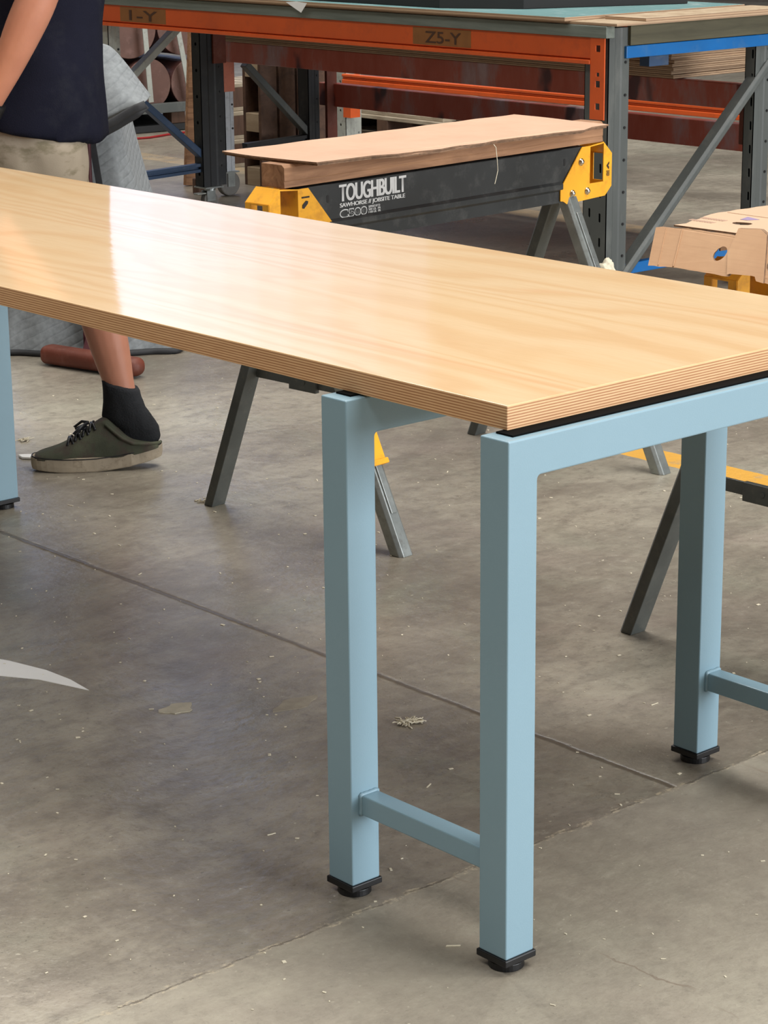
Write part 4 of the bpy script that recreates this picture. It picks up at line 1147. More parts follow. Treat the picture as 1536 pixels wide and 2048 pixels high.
    for q in (0.03, 0.97):
        for w in (0.0, .7):
            p = A.lerp(B, q) + nv * w
            bm = bmesh.new(); box(bm, (p.x - .02, p.y - .02, 0.0), (p.x + .02, p.y + .02, 0.12)); fr('post', bm, 'rackgrey')
    p = A.lerp(B, 0.76) + nv * 0.06
    bm = bmesh.new(); box(bm, (p.x - 0.045, p.y - 0.04, 0.0375), (p.x + 0.045, p.y + 0.04, 0.097)); o = fin('timber_block', bm, 'brownwood', bevel=0.003); tag(o, 'brown timber block under the rolls on the steel stand', 'block')
    L_ = (B - A).length; u0_ = (Vector((5.107, 8.061, 0)) - A).length
    for (q, r, z, lab) in ((-0.085, 0.128, 0.0, 'lower left brown roll on the steel stand'), (0.182, 0.135, 0.0, 'lower middle brown roll on the steel stand'), (0.448, 0.128, 0.0, 'lower right brown roll on the steel stand'), (0.085, 0.155, 0.272, 'large upper left brown roll on the stand, film-wrapped'), (0.398, 0.152, 0.275, 'large upper right brown roll on the stand')):
        q = (q + u0_) / L_
        c = A.lerp(B, q) + nv * 0.07 + Vector((0, 0, 0.111 + r + z))
        bm = bmesh.new(); n = 40
        prof = [(0.0, 1.0), (0.12, 0.985), (0.2, 1.0), (0.34, 0.99), (0.5, 1.0)]
        a0 = c - nv * 0.01
        rings = []
        for d_, k_ in prof:
            rings.append((a0 + nv * (d_ * 1.1), dv * (r * k_), Vector((0, 0, r * k_))))
        loft(bm, rings, n)
        bm.faces.ensure_lookup_table()
        for fc in bm.faces:
            if len(fc.verts) > 10: fc.material_index = 1
        o = fin('roll', bm, ['roll', 'rollend'], bevel=0.004); tag(o, lab, 'roll', 'brown rolls on the steel stand')
    for (qa, za, qb, zb) in ((0.50, 0.62, 0.535, 0.16), (0.755, 0.55, 0.845, 0.16)):
        bm = bmesh.new(); bar(bm, A.lerp(B, qa) - nv * 0.012 + Vector((0, 0, za)), A.lerp(B, qb) - nv * 0.012 + Vector((0, 0, zb)), 0.028, 0.006, -nv); fr('strap', bm, 'palegrey')
    # red hose on the floor
    bm = bmesh.new()
    pts = [(4.45, 7.95, 0.006), (4.74, 7.90, 0.006), (4.94, 7.86, 0.006), (5.10, 7.83, 0.006), (5.24, 7.87, 0.006), (5.38, 7.89, 0.006), (5.52, 7.90, 0.006), (5.68, 7.93, 0.006), (5.9, 8.3, 0.008)]
    tube(bm, pts, 0.006, 10)
    o = fin('hose', bm, 'cable', smooth=True); tag(o, 'thin red hose snaking across the floor before the steel stand', 'hose')
background()

# ------------------------------------------------------------------ blanket-draped hand truck behind the person
FD = Vector((-0.749, 0.662, 0)); LD = Vector((-0.662, -0.749, 0)); PO = Vector((1.15, 2.62, 0))
def loc3(f_, l_, z_): return PO + FD * f_ + LD * l_ + Vector((0, 0, z_))
def draped():
    # blanket: lower drape as a lofted skirt, upper folded flap with black binding
    t = empty('moving_blanket', loc3(0.2, -1.3, 0), 0, 'grey quilted moving blanket with black binding, draped behind the person', 'blanket')
    inv = -loc3(0.2, -1.3, 0)
    def skirt(rows, thick=0.0, name='x'):
        pass
    bm = bmesh.new()
    rows = [  # z, fmin(right), fmax(left), lnear, lfar
        (0.004, -0.148, 0.44, -1.14, -1.75), (0.03, -0.14, 0.43, -1.15, -1.74), (0.12, -0.105, 0.41, -1.17, -1.72), (0.30, -0.045, 0.39, -1.17, -1.70),
        (0.48, 0.0, 0.37, -1.19, -1.66), (0.58, 0.018, 0.36, -1.20, -1.62), (0.66, 0.032, 0.35, -1.20, -1.60), (0.74, 0.04, 0.33, -1.21, -1.58), (0.80, 0.07, 0.30, -1.24, -1.55)]
    n = 64; R = []
    for z, f0, f1, l0, l1 in rows:
        cf, cl = (f0 + f1) / 2, (l0 + l1) / 2; rf, rl = (f1 - f0) / 2, (l0 - l1) / 2
        ring = []
        for k in range(n):
            a = 2 * pi * k / n
            e = 2 / 5.0
            x = math.copysign(abs(cos(a)) ** e, cos(a)); y = math.copysign(abs(sin(a)) ** e, sin(a))
            w = 1 + (0.03 * (1 - z / 0.9)) * sin(a * 9 + 3 * z) + 0.02 * noise.noise(Vector((cos(a) * 3, sin(a) * 3, z * 3)))
            ring.append(bm.verts.new(loc3(cf + rf * x * w, cl + rl * y * w, z) + inv))
        R.append(ring)
    for a, b in zip(R, R[1:]):
        for k in range(n): bm.faces.new((a[k], a[(k+1) % n], b[(k+1) % n], b[k]))
    bm.faces.new(R[-1])
    o = fin('lower_drape', bm, 'blanket', t, smooth=True)
    md = o.modifiers.new('s', 'SUBSURF'); md.levels = 1; md.render_levels = 1
    # black binding on the floor edge
    bm = bmesh.new()
    pts = []
    for k in range(n + 1):
        a = 2 * pi * k / n; e = 2 / 5.0
        x = math.copysign(abs(cos(a)) ** e, cos(a)); y = math.copysign(abs(sin(a)) ** e, sin(a))
        w = 1 + 0.03 * sin(a * 9)
        pts.append(loc3(0.146 + 0.298 * x * w, -1.445 + 0.310 * y * w, 0.009) + inv)
    tube(bm, pts, 0.009, 8)
    fin('binding', bm, 'trim', t, smooth=True)
    # hanging vertical edge binding
    bm = bmesh.new(); sweep(bm, [loc3(0.108, -1.17, 0.70) + inv, loc3(0.104, -1.165, 0.6) + inv, loc3(0.088, -1.16, 0.48) + inv, loc3(0.06, -1.15, 0.30) + inv], [(-0.009, -0.004), (0.009, -0.004), (0.009, 0.004), (-0.009, 0.004)], tuple(LD))
    fin('binding', bm, 'trim', t)
    # upper flap: a folded corner, pointing to the right of the picture
    bm = bmesh.new()
    top = [(0.30, 0.86), (0.18, 0.885), (0.07, 0.892), (0.045, 0.880), (0.015, 0.845), (-0.018, 0.800), (-0.045, 0.762), (-0.062, 0.738)]
    bot = [(0.30, 0.60), (0.18, 0.625), (0.10, 0.655), (0.06, 0.672), (0.025, 0.690), (-0.006, 0.708), (-0.032, 0.722), (-0.060, 0.733)]
    # offset of the front sheet (nearer) and back sheet
    N = 8; G1 = []; G2 = []
    for (ft, zt_), (fb, zb) in zip(top, bot):
        c1, c2 = [], []
        for j in range(N + 1):
            u = j / N
            f_ = ft + (fb - ft) * u; z_ = zt_ + (zb - zt_) * u
            bul = 0.035 * sin(pi * min(1, u * 1.0)) * (1 if f_ > -0.05 else 0.4)
            near = -1.06 - 0.13 * (1 - u) + bul
            c1.append(bm.verts.new(loc3(f_, near + 0.006 * noise.noise(Vector((f_ * 20, z_ * 20, 1))), z_) + inv))
            c2.append(bm.verts.new(loc3(f_, near - 0.05 - 0.10 * u, z_ - (0.006 if u < 0.1 else 0)) + inv))
        G1.append(c1); G2.append(c2)
    for G_, fl in ((G1, 1), (G2, -1)):
        for a, b in zip(G_, G_[1:]):
            for j in range(N):
                q = (a[j], a[j+1], b[j+1], b[j])
                bm.faces.new(q if fl > 0 else q[::-1])
    for j in range(N):
        bm.faces.new((G1[-1][j], G1[-1][j+1], G2[-1][j+1], G2[-1][j])); bm.faces.new((G1[0][j], G2[0][j], G2[0][j+1], G1[0][j+1]))
    for i in range(len(G1) - 1):
        bm.faces.new((G1[i][0], G1[i+1][0], G2[i+1][0], G2[i][0])); bm.faces.new((G1[i][N], G2[i][N], G2[i+1][N], G1[i+1][N]))
    o = fin('upper_flap', bm, 'blanket', t, smooth=True)
    md = o.modifiers.new('s', 'SUBSURF'); md.levels = 1; md.render_levels = 2
    for dz, dl, r in ((0.0, 0.012, 0.012), (-0.020, -0.02, 0.010)):
        bm = bmesh.new(); pts = [loc3(f_ - 0.002, -1.06 + dl + 0.002, z_ + dz * (1 if i < 7 else 0.3) - 0.004) + inv for i, (f_, z_) in enumerate(bot)]
        sweep(bm, pts, [(r * 0.6 * cos(2*pi*k/10), r * sin(2*pi*k/10)) for k in range(10)], (0, 0, 1))
        fin('binding', bm, 'trim', o, smooth=True)
    # hand truck whose rust-red parts show around the blanket
    h = empty('hand_truck', loc3(0.1, -1.05, 0), 0, 'rust-red steel hand truck standing on the floor behind the person', 'hand truck')
    inv2 = -loc3(0.1, -1.05, 0)
    a = Vector((1.655, 3.545, 0.030)) ; b = Vector((1.728, 3.235, 0.030)); d = (b - a).normalized()
    bm = bmesh.new()
    n = 24; r = 0.027; s = d.cross(Vector((0, 0, 1))).normalized()
    rings = []
    for k in range(7):
        th = pi / 2 * k / 6
        rings.append((a - d * (r * 0.9 * cos(th)) * 1.0, s * (r * 1.2 * max(0.05, sin(th))), Vector((0, 0, r * max(0.05, sin(th)))), 3.0))
    for k in range(7):
        th = pi / 2 * (1 - k / 6)
        rings.append((b + d * (r * 0.9 * cos(th)), s * (r * 1.2 * max(0.05, sin(th))), Vector((0, 0, r * max(0.05, sin(th)))), 2.4))
    loft(bm, [(c + inv2, *x) for c, *x in rings], n)
    fin('toe_bar', bm, 'rust', h, smooth=True)
    bm = bmesh.new()
    p = loc3(0.128, -1.125, 0)
    sweep(bm, [p + Vector((0, 0, 0.03)) + inv2, p + Vector((0, 0, 0.70)) + inv2], [(-0.022, -0.012), (0.022, -0.012), (0.022, 0.012), (-0.022, 0.012)], tuple(LD))
    fin('upright', bm, 'maroon', h, bevel=0.003)
    bm = bmesh.new(); bar(bm, Vector((1.68, 3.40, 0.03)) + inv2, p + Vector((0, 0, 0.05)) + inv2, 0.03, 0.03); fin('link_bar', bm, 'maroon', h, bevel=0.003)
draped()

# ------------------------------------------------------------------ the person
def person():
    def L3(f_, l_, z_): return loc3(f_, l_, z_)
    # joints: (forward, left, height)
    V = []; E = []; Rr = []
    def j(f_, l_, z_, r, parent=None, r2=None):
        V.append(L3(f_, l_, z_)); Rr.append((r, r2 or r)); i = len(V) - 1
        if parent is not None: E.append((parent, i))
        return i
    pel = j(0.085, 0, 0.93, 0.125, None, 0.155)
    wai = j(0.080, 0, 1.08, 0.105, pel, 0.135); che = j(0.075, 0, 1.26, 0.115, wai, 0.155); upc = j(0.075, 0, 1.40, 0.085, che, 0.14)
    nek = j(0.09, 0, 1.49, 0.055, upc); nk2 = j(0.115, 0, 1.56, 0.052, nek)
    # legs: left (trailing, near) and right (leading)
    hl = j(0.085, 0.095, 0.86, 0.095, pel); t1 = j(0.065, 0.10, 0.68, 0.083, hl); kl = j(0.005, 0.10, 0.485, 0.056, t1)
    c1 = j(-0.055, 0.105, 0.375, 0.056, kl); c2 = j(-0.068, 0.108, 0.325, 0.055, c1); c3 = j(-0.088, 0.113, 0.235, 0.045, c2); c4 = j(-0.102, 0.116, 0.17, 0.033, c3); a1 = j(-0.122, 0.118, 0.12, 0.028, c4)
    he = j(-0.142, 0.114, 0.080, 0.028, a1); f1 = j(-0.06, 0.125, 0.060, 0.022, a1); f2 = j(0.02, 0.132, 0.040, 0.015, f1); f3 = j(0.06, 0.136, 0.036, 0.011, f2)
    hr = j(0.10, -0.095, 0.86, 0.095, pel); u1 = j(0.18, -0.10, 0.69, 0.083, hr); kr = j(0.27, -0.10, 0.50, 0.056, u1)
    d1 = j(0.285, -0.10, 0.38, 0.056, kr); d2 = j(0.30, -0.10, 0.22, 0.043, d1); a2 = j(0.32, -0.10, 0.10, 0.036, d2)
    h2_ = j(0.295, -0.10, 0.045, 0.034, a2); g1 = j(0.40, -0.10, 0.06, 0.033, a2); g2 = j(0.49, -0.10, 0.04, 0.026, g1); g3 = j(0.55, -0.10, 0.03, 0.018, g2)
    # arms
    def arm(s, pts, hand_dir, palm_n):
        sh = j(0.07, s * 0.175, 1.395, 0.062, upc)
        prev = sh
        for (f_, l_, z_, r) in pts: prev = j(f_, l_, z_, r, prev)
        wr = V[prev]; hd = (FD * hand_dir[0] + LD * hand_dir[1] + Vector((0, 0, hand_dir[2]))).normalized()
        pn = (FD * palm_n[0] + LD * palm_n[1] + Vector((0, 0, palm_n[2]))).normalized()   # from back of the hand to palm
        pn = (pn - hd * pn.dot(hd)).normalized()
        sd = hd.cross(pn) * s
        def jw(p, r, parent, r2=None):
            V.append(p); Rr.append((r, r2 or r)); i = len(V) - 1; E.append((parent, i)); return i
        pm = jw(wr + hd * 0.045, 0.021, prev, 0.032)
        for k, (off, ln, rr) in enumerate(((-0.030, 0.072, 0.0088), (-0.010, 0.082, 0.0092), (0.011, 0.076, 0.009), (0.031, 0.060, 0.008))):
            b0 = jw(wr + hd * 0.085 + sd * off, 0.0105, pm)
            b1 = jw(wr + hd * (0.085 + ln * 0.40) + sd * off * 1.08 + pn * 0.008, rr, b0)
            b2 = jw(wr + hd * (0.085 + ln * 0.66) + sd * off * 1.10 + pn * 0.024, rr * 0.95, b1)
            jw(wr + hd * (0.085 + ln * 0.78) + sd * off * 1.10 + pn * 0.042, rr * 0.85, b2)
        q0 = jw(wr + hd * 0.030 - sd * 0.030 + pn * 0.012, 0.013, pm)
        q1 = jw(wr + hd * 0.062 - sd * 0.050 + pn * 0.024, 0.0115, q0)
        jw(wr + hd * 0.088 - sd * 0.054 + pn * 0.034, 0.010, q1)
        return prev
    wl = arm(1, [(0.035, 0.225, 1.26, 0.050), (0.005, 0.250, 1.15, 0.046), (0.030, 0.258, 1.09, 0.0490), (0.062, 0.262, 1.03, 0.0475), (0.098, 0.262, 0.955, 0.0385), (0.142, 0.258, 0.875, 0.029), (0.160, 0.255, 0.845, 0.028)], (0.55, -0.05, -0.83), (0.1, -1, 0))
    wr_ = arm(-1, [(0.10, -0.225, 1.26, 0.050), (0.10, -0.245, 1.12, 0.042), (0.16, -0.25, 1.06, 0.043), (0.27, -0.24, 1.00, 0.036), (0.35, -0.23, 0.965, 0.028)], (0.9, 0.1, -0.3), (0.1, 1, -0.2))
    me = bpy.data.meshes.new('person_skeleton'); me.from_pydata([tuple(v) for v in V], E, []); me.update()
    sk = link('person_skin', me)
    sk.modifiers.new('skin', 'SKIN').use_smooth_shade = True
    for i, (a_, b_) in enumerate(Rr): me.skin_vertices[0].data[i].radius = (a_, b_)
    for d_ in me.skin_vertices[0].data: d_.use_root = False
    me.skin_vertices[0].data[pel].use_root = True
    ss = sk.modifiers.new('sub', 'SUBSURF'); ss.levels = 2; ss.render_levels = 2
    bake(sk)
    # head
    bm = bmesh.new(); bm.from_mesh(sk.data)
    hc = L3(0.135, 0, 1.665)
    def ball(c, rf, rl, rz_, n=20):
        m_ = Matrix.Translation(c) @ Matrix((( FD.x, LD.x, 0, 0), (FD.y, LD.y, 0, 0), (0, 0, 1, 0), (0, 0, 0, 1))) @ Matrix.Diagonal((rf, rl, rz_, 1))
        bmesh.ops.create_uvsphere(bm, u_segments=n, v_segments=n // 2 + 2, radius=1.0, matrix=m_)
    ball(hc, 0.098, 0.077, 0.112); ball(L3(0.165, 0, 1.612), 0.070, 0.058, 0.062); ball(L3(0.195, 0, 1.572), 0.030, 0.034, 0.022)
    ball(L3(0.237, 0, 1.645), 0.016, 0.014, 0.026); ball(L3(0.249, 0, 1.632), 0.014, 0.016, 0.011)
    ball(L3(0.226, 0, 1.598), 0.012, 0.026, 0.006); ball(L3(0.224, 0, 1.588), 0.011, 0.022, 0.006)
    ball(L3(0.216, 0, 1.684), 0.018, 0.050, 0.008)
    for s in (-1, 1):
        ball(L3(0.130, s * 0.078, 1.648), 0.018, 0.008, 0.031); ball(L3(0.214, s * 0.031, 1.664), 0.013, 0.014, 0.010)
    bm.normal_update()
    bm.to_mesh(sk.data); bm.free()
    rm = sk.modifiers.new('rm', 'REMESH'); rm.mode = 'VOXEL'; rm.voxel_size = 0.0055; rm.use_smooth_shade = True
    sm = sk.modifiers.new('sm', 'SMOOTH'); sm.factor = 0.5; sm.iterations = 2
    bake(sk)
    sk.data.materials.clear(); sk.data.materials.append(MAT['skin'])
    for p in sk.data.polygons: p.use_smooth = True
    P0 = L3(0, 0, 0)
    sk.data.transform(Matrix.Translation(-P0)); sk.location = P0; sk.name = 'person'
    tag(sk, 'person in navy T-shirt, beige shorts, black socks and olive canvas shoes, walking past the table', 'person')
    inv = -P0
    def cloth(name, build, mat, vox, wr=0.006, sc_=12, parent=sk, smooth_it=6):
        bm = bmesh.new(); build(bm)
        bmesh.ops.recalc_face_normals(bm, faces=bm.faces)
        me_ = bpy.data.meshes.new(name); bm.to_mesh(me_); bm.free()
        o = link(name, me_)
        rm = o.modifiers.new('rm', 'REMESH'); rm.mode = 'VOXEL'; rm.voxel_size = vox
        s_ = o.modifiers.new('sm', 'SMOOTH'); s_.factor = 0.5; s_.iterations = smooth_it
        bake(o)
        for v in o.data.vertices:
            pass
        ns = [v.normal.copy() for v in o.data.vertices]
        for v, n_ in zip(o.data.vertices, ns):
            q = v.co
            w = noise.noise(Vector((q.x * sc_, q.y * sc_, q.z * sc_ * 0.7))) + 0.5 * noise.noise(Vector((q.x * sc_ * 2.3, q.y * sc_ * 2.3, q.z * sc_ * 1.4)))
            v.co = q + n_ * (w * wr)
        o.data.transform(Matrix.Translation(inv))
        o.data.materials.append(MAT[mat])
        for p in o.data.polygons: p.use_smooth = True
        o.parent = parent; o.location = (0, 0, 0)
        return o
    def ring(f_, l_, z_, rf, rl, tf=0.0, tl=0.0, pw=2.3):
        return (L3(f_, l_, z_), FD * rf + Vector((0, 0, tf)), LD * rl + Vector((0, 0, tl)), pw)
    def shirt(bm):
        loft(bm, [ring(0.098, 0.0, 0.785, 0.180, 0.222, 0.030, -0.0), ring(0.096, 0, 0.81, 0.178, 0.220, 0.028), ring(0.090, 0, 0.90, 0.168, 0.205, 0.01), ring(0.085, 0, 1.02, 0.160, 0.188), ring(0.078, 0, 1.15, 0.165, 0.186), ring(0.072, 0, 1.28, 0.158, 0.196),
                  ring(0.072, 0, 1.38, 0.135, 0.200), ring(0.078, 0, 1.435, 0.105, 0.165), ring(0.082, 0, 1.475, 0.080, 0.095), ring(0.09, 0, 1.492, 0.072, 0.078)], 40)
        for s, ef in ((1, 0.030), (-1, 0.10)):
            a = L3(0.07, s * 0.150, 1.395); b = L3(ef, s * 0.236, 1.20)
            d = (b - a).normalized(); u = FD - d * FD.dot(d); u.normalize(); v = d.cross(u)
            loft(bm, [(a, u * 0.085, v * 0.075, 2), (a.lerp(b, 0.5), u * 0.085, v * 0.075, 2), (b, u * 0.086, v * 0.078, 2)], 24)
    sh = cloth('t_shirt', shirt, 'navy', 0.011, 0.0105, 6)
    def shorts(bm):
        loft(bm, [ring(0.082, 0, 0.70, 0.11, 0.15), ring(0.084, 0, 0.80, 0.125, 0.165), ring(0.084, 0, 0.90, 0.122, 0.158), ring(0.082, 0, 1.0, 0.112, 0.148)], 32)
        loft(bm, [ring(0.086, 0.092, 0.84, 0.115, 0.085), ring(0.078, 0.10, 0.76, 0.120, 0.100), ring(0.062, 0.10, 0.66, 0.112, 0.100), ring(0.030, 0.10, 0.55, 0.106, 0.098), ring(0.012, 0.10, 0.475, 0.105, 0.098)], 28)
        loft(bm, [ring(0.095, -0.092, 0.84, 0.115, 0.085), ring(0.145, -0.10, 0.76, 0.120, 0.100), ring(0.20, -0.10, 0.66, 0.112, 0.100), ring(0.245, -0.10, 0.57, 0.106, 0.098), ring(0.275, -0.10, 0.50, 0.104, 0.098)], 28)
    so = cloth('shorts', shorts, 'beige', 0.010, 0.012, 10)
    def sock_l(bm):
        loft(bm, [ring(-0.099, 0.115, 0.199, 0.044, 0.044, 0.014), ring(-0.102, 0.116, 0.180, 0.0445, 0.0435, 0.012), ring(-0.106, 0.117, 0.150, 0.050, 0.042, 0.010), ring(-0.112, 0.117, 0.118, 0.060, 0.040), ring(-0.136, 0.116, 0.092, 0.051, 0.038), ring(-0.142, 0.115, 0.070, 0.048, 0.035), ring(-0.142, 0.115, 0.052, 0.038, 0.030)], 28)
        loft(bm, [(L3(-0.12, 0.118, 0.072), LD * 0.032, Vector((0, 0, 0.026)), 2.2), (L3(-0.06, 0.124, 0.062), LD * 0.030, Vector((0, 0, 0.026)), 2.2), (L3(0.01, 0.132, 0.046), LD * 0.026, Vector((0, 0, 0.017)), 2.2), (L3(0.05, 0.136, 0.040), LD * 0.022, Vector((0, 0, 0.012)), 2.2)], 20)
    cloth('sock', sock_l, 'sock', 0.006, 0.0012, 60, smooth_it=3)
    def sock_r(bm):
        loft(bm, [ring(0.315, -0.10, 0.19, 0.046, 0.045), ring(0.318, -0.10, 0.14, 0.045, 0.044), ring(0.322, -0.10, 0.09, 0.050, 0.042), ring(0.320, -0.10, 0.05, 0.052, 0.036)], 28)
    cloth('sock', sock_r, 'sock', 0.007, 0.0012, 60, smooth_it=3)
    # shoes: canvas upper worn with the heel trodden down, rubber sole, dark laces
    def shoe(f0, l0, yawk, heel_out, tip=0.0):
        ca_, sa_ = cos(yawk), sin(yawk)
        def S(f_, l_, z_):
            g = f_ + 0.037
            return L3(f0 - 0.037 + g * ca_ - l_ * sa_, l0 + g * sa_ + l_ * ca_, z_)
        def solebuild(bm):
            out = []
            N = 40
            def outline(k):
                a = 2 * pi * k / N
                x = cos(a); y = sin(a)
                wdt = 0.047 if x > 0.1 else 0.040
                if -0.4 < x < 0.2: wdt = 0.041
                wdt = 0.0475 - 0.008 * math.exp(-((x + 0.25) ** 2) / 0.08) - 0.006 * (1 if x < -0.5 else 0)
                return 0.153 * math.copysign(abs(x) ** 0.82, x), wdt * math.copysign(abs(y) ** 0.75, y)
            for z, g in ((0.0, 0.95), (0.003, 1.0), (0.014, 1.012), (0.029, 1.012), (0.033, 0.98)):
                r_ = []
                for k in range(N):
                    a_, b_ = outline(k)
                    up_ = 0.009 * max(0, (a_ / 0.153 - 0.55)) ** 1.0 + 0.022 * max(0, (-a_ / 0.153 + 0.05)) ** 1.6 * tip
                    r_.append(bm.verts.new(S(a_ * g - 0.037, b_ * g, z + up_) + inv))
                out.append(r_)
            for a_, b_ in zip(out, out[1:]):
                for k in range(N): bm.faces.new((a_[k], a_[(k+1) % N], b_[(k+1) % N], b_[k]))
            bm.faces.new(out[0][::-1]); bm.faces.new(out[-1])
        bm = bmesh.new()
        # upper as a loft along the foot, front to back
        st = [(0.113, 0.006, 0.020, 0.030), (0.104, 0.018, 0.031, 0.040), (0.085, 0.030, 0.041, 0.047), (0.055, 0.042, 0.046, 0.056), (0.025, 0.052, 0.046, 0.071), (-0.005, 0.066, 0.046, 0.089), (-0.030, 0.082, 0.045, 0.108), (-0.050, 0.092, 0.045, 0.121), (-0.066, 0.094, 0.045, 0.124), (-0.080, 0.078, 0.045, 0.108), (-0.098, 0.056, 0.044, 0.084), (-0.122, 0.040, 0.043, 0.066), (-0.147, 0.030, 0.041, 0.055), (-0.170, 0.022, 0.037, 0.046), (-0.186, 0.012, 0.026, 0.036)]
        if not heel_out:
            st = st[:9] + [(-0.09, 0.09, 0.040, 0.098), (-0.12, 0.085, 0.039, 0.094), (-0.15, 0.078, 0.037, 0.088), (-0.175, 0.062, 0.030, 0.075), (-0.184, 0.040, 0.02, 0.055)]
        rings = []
        n_ = 24
        R_ = []
        for f_, hgt, wd, topz in st:
            wd *= 0.90
            up_ = 0.022 * max(0, (-(f_ + 0.037) / 0.153 + 0.05)) ** 1.6 * tip + 0.006 * max(0, ((f_ + 0.037) / 0.153 - 0.55))
            r_ = []
            for k in range(n_):
                a = 2 * pi * k / n_
                ca, sa = cos(a), sin(a)
                z0_ = 0.029
                zz = z0_ + (topz - z0_) * (max(0, sa) ** 0.8)
                flare = 1.0 if sa <= 0 else (1 - 0.10 * sa ** 2 * min(1, hgt / 0.06))
                r_.append(bm.verts.new(S(f_, wd * math.copysign(abs(ca) ** 0.7, ca) * flare, (zz if sa > 0 else z0_ - 0.002) + up_) + inv))
            R_.append(r_)
        for a_, b_ in zip(R_, R_[1:]):
            for k in range(n_): bm.faces.new((a_[k], a_[(k+1) % n_], b_[(k+1) % n_], b_[k]))
        bm.faces.new(R_[0][::-1]); bm.faces.new(R_[-1])
        for v in bm.verts:
            v.co += Vector((0, 0, 0.0022 * noise.noise(v.co * 40)))
        up_o = fin('shoe', bm, 'canvas', sk, smooth=True)
        md = up_o.modifiers.new('s', 'SUBSURF'); md.levels = 1; md.render_levels = 2
        bm = bmesh.new(); solebuild(bm); fin('sole', bm, 'sole', up_o, smooth=False, bevel=0.0)
        bm = bmesh.new()
        N = 40; pts = []
        for k in range(N + 1):
            a = 2 * pi * k / N; x, y = cos(a), sin(a)
            wdt = 0.0475 - 0.008 * math.exp(-((x + 0.25) ** 2) / 0.08) - 0.006 * (1 if x < -0.5 else 0)
            a_ = 0.153 * math.copysign(abs(x) ** 0.82, x); b_ = wdt * math.copysign(abs(y) ** 0.75, y)
            uu = 0.009 * max(0, (a_ / 0.153 - 0.55)) + 0.022 * max(0, (-a_ / 0.153 + 0.05)) ** 1.6 * tip
            pts.append(S(a_ * 0.995 - 0.037, b_ * 1.005, 0.0325 + uu) + inv)
        tube(bm, pts, 0.0014, 6); fin('foxing_line', bm, 'black', up_o)
        bm = bmesh.new()
        for k, (f_, zz) in enumerate(((0.030, 0.072), (0.012, 0.083), (-0.006, 0.093), (-0.022, 0.105))):
            for s in (-1, 1):
                pts = [S(f_, s * 0.026, zz - 0.010) + inv, S(f_ - 0.004, s * 0.012, zz + 0.002) + inv, S(f_ - 0.010, -s * 0.014, zz + 0.004) + inv, S(f_ - 0.014, -s * 0.028, zz - 0.006) + inv]
                tube(bm, pts, 0.0034, 6)
        for s in (-1, 1):
            tube(bm, [S(-0.02, s * 0.004, 0.110) + inv, S(-0.005, s * 0.024, 0.108) + inv, S(0.014, s * 0.036, 0.092) + inv, S(0.010, s * 0.026, 0.090) + inv, S(-0.014, s * 0.006, 0.106) + inv], 0.0035, 6)
        fin('laces', bm, 'black', up_o, smooth=True)
        if heel_out:
            bm = bmesh.new()
            tube(bm, [S(-0.060, 0.030, 0.112) + inv, S(-0.075, 0.034, 0.098) + inv, S(-0.098, 0.038, 0.078) + inv, S(-0.125, 0.037, 0.064) + inv, S(-0.155, 0.034, 0.062) + inv, S(-0.182, 0.018, 0.060) + inv, S(-0.188, 0.0, 0.058) + inv], 0.004, 8)
            fin('collar', bm, 'canvas', up_o, smooth=True)
    shoe(-0.002, 0.138, radians(6), True, 1.0)
    shoe(0.44, -0.10, 0, False)
    # wristband and hair
    bm = bmesh.new()
    w = L3(0.150, 0.257, 0.861); d = (L3(0.16, 0.255, 0.845) - L3(0.142, 0.258, 0.875)).normalized()
    u = LD - d * LD.dot(d); u.normalize(); v = d.cross(u)
    loft(bm, [(w - d * 0.016 + inv, u * 0.034, v * 0.034, 2), (w - d * 0.012 + inv, u * 0.036, v * 0.036, 2), (w + d * 0.012 + inv, u * 0.036, v * 0.036, 2), (w + d * 0.016 + inv, u * 0.034, v * 0.034, 2)], 28)
    fin('wristwatch', bm, 'black', sk, smooth=True)
    bm = bmesh.new()
    m_ = Matrix.Translation(L3(0.120, 0, 1.690) + inv) @ Matrix(((FD.x, LD.x, 0, 0), (FD.y, LD.y, 0, 0), (0, 0, 1, 0), (0, 0, 0, 1))) @ Matrix.Diagonal((0.104, 0.086, 0.104, 1))
    bmesh.ops.create_icosphere(bm, subdivisions=4, radius=1.0, matrix=m_)
    for v_ in bm.verts:
        q = v_.co - (L3(0.12, 0, 1.69) + inv)
        f_ = q.dot(FD)
        if q.z < -0.03 and f_ > -0.02: v_.co -= q * 0.25
        if f_ > 0.07 and q.z < 0.045: v_.co -= FD * 0.035
        v_.co += v_.co.normalized() * 0.0 + q.normalized() * 0.004 * noise.noise(v_.co * 60)
    fin('hair', bm, 'hair', sk, smooth=True)
person()

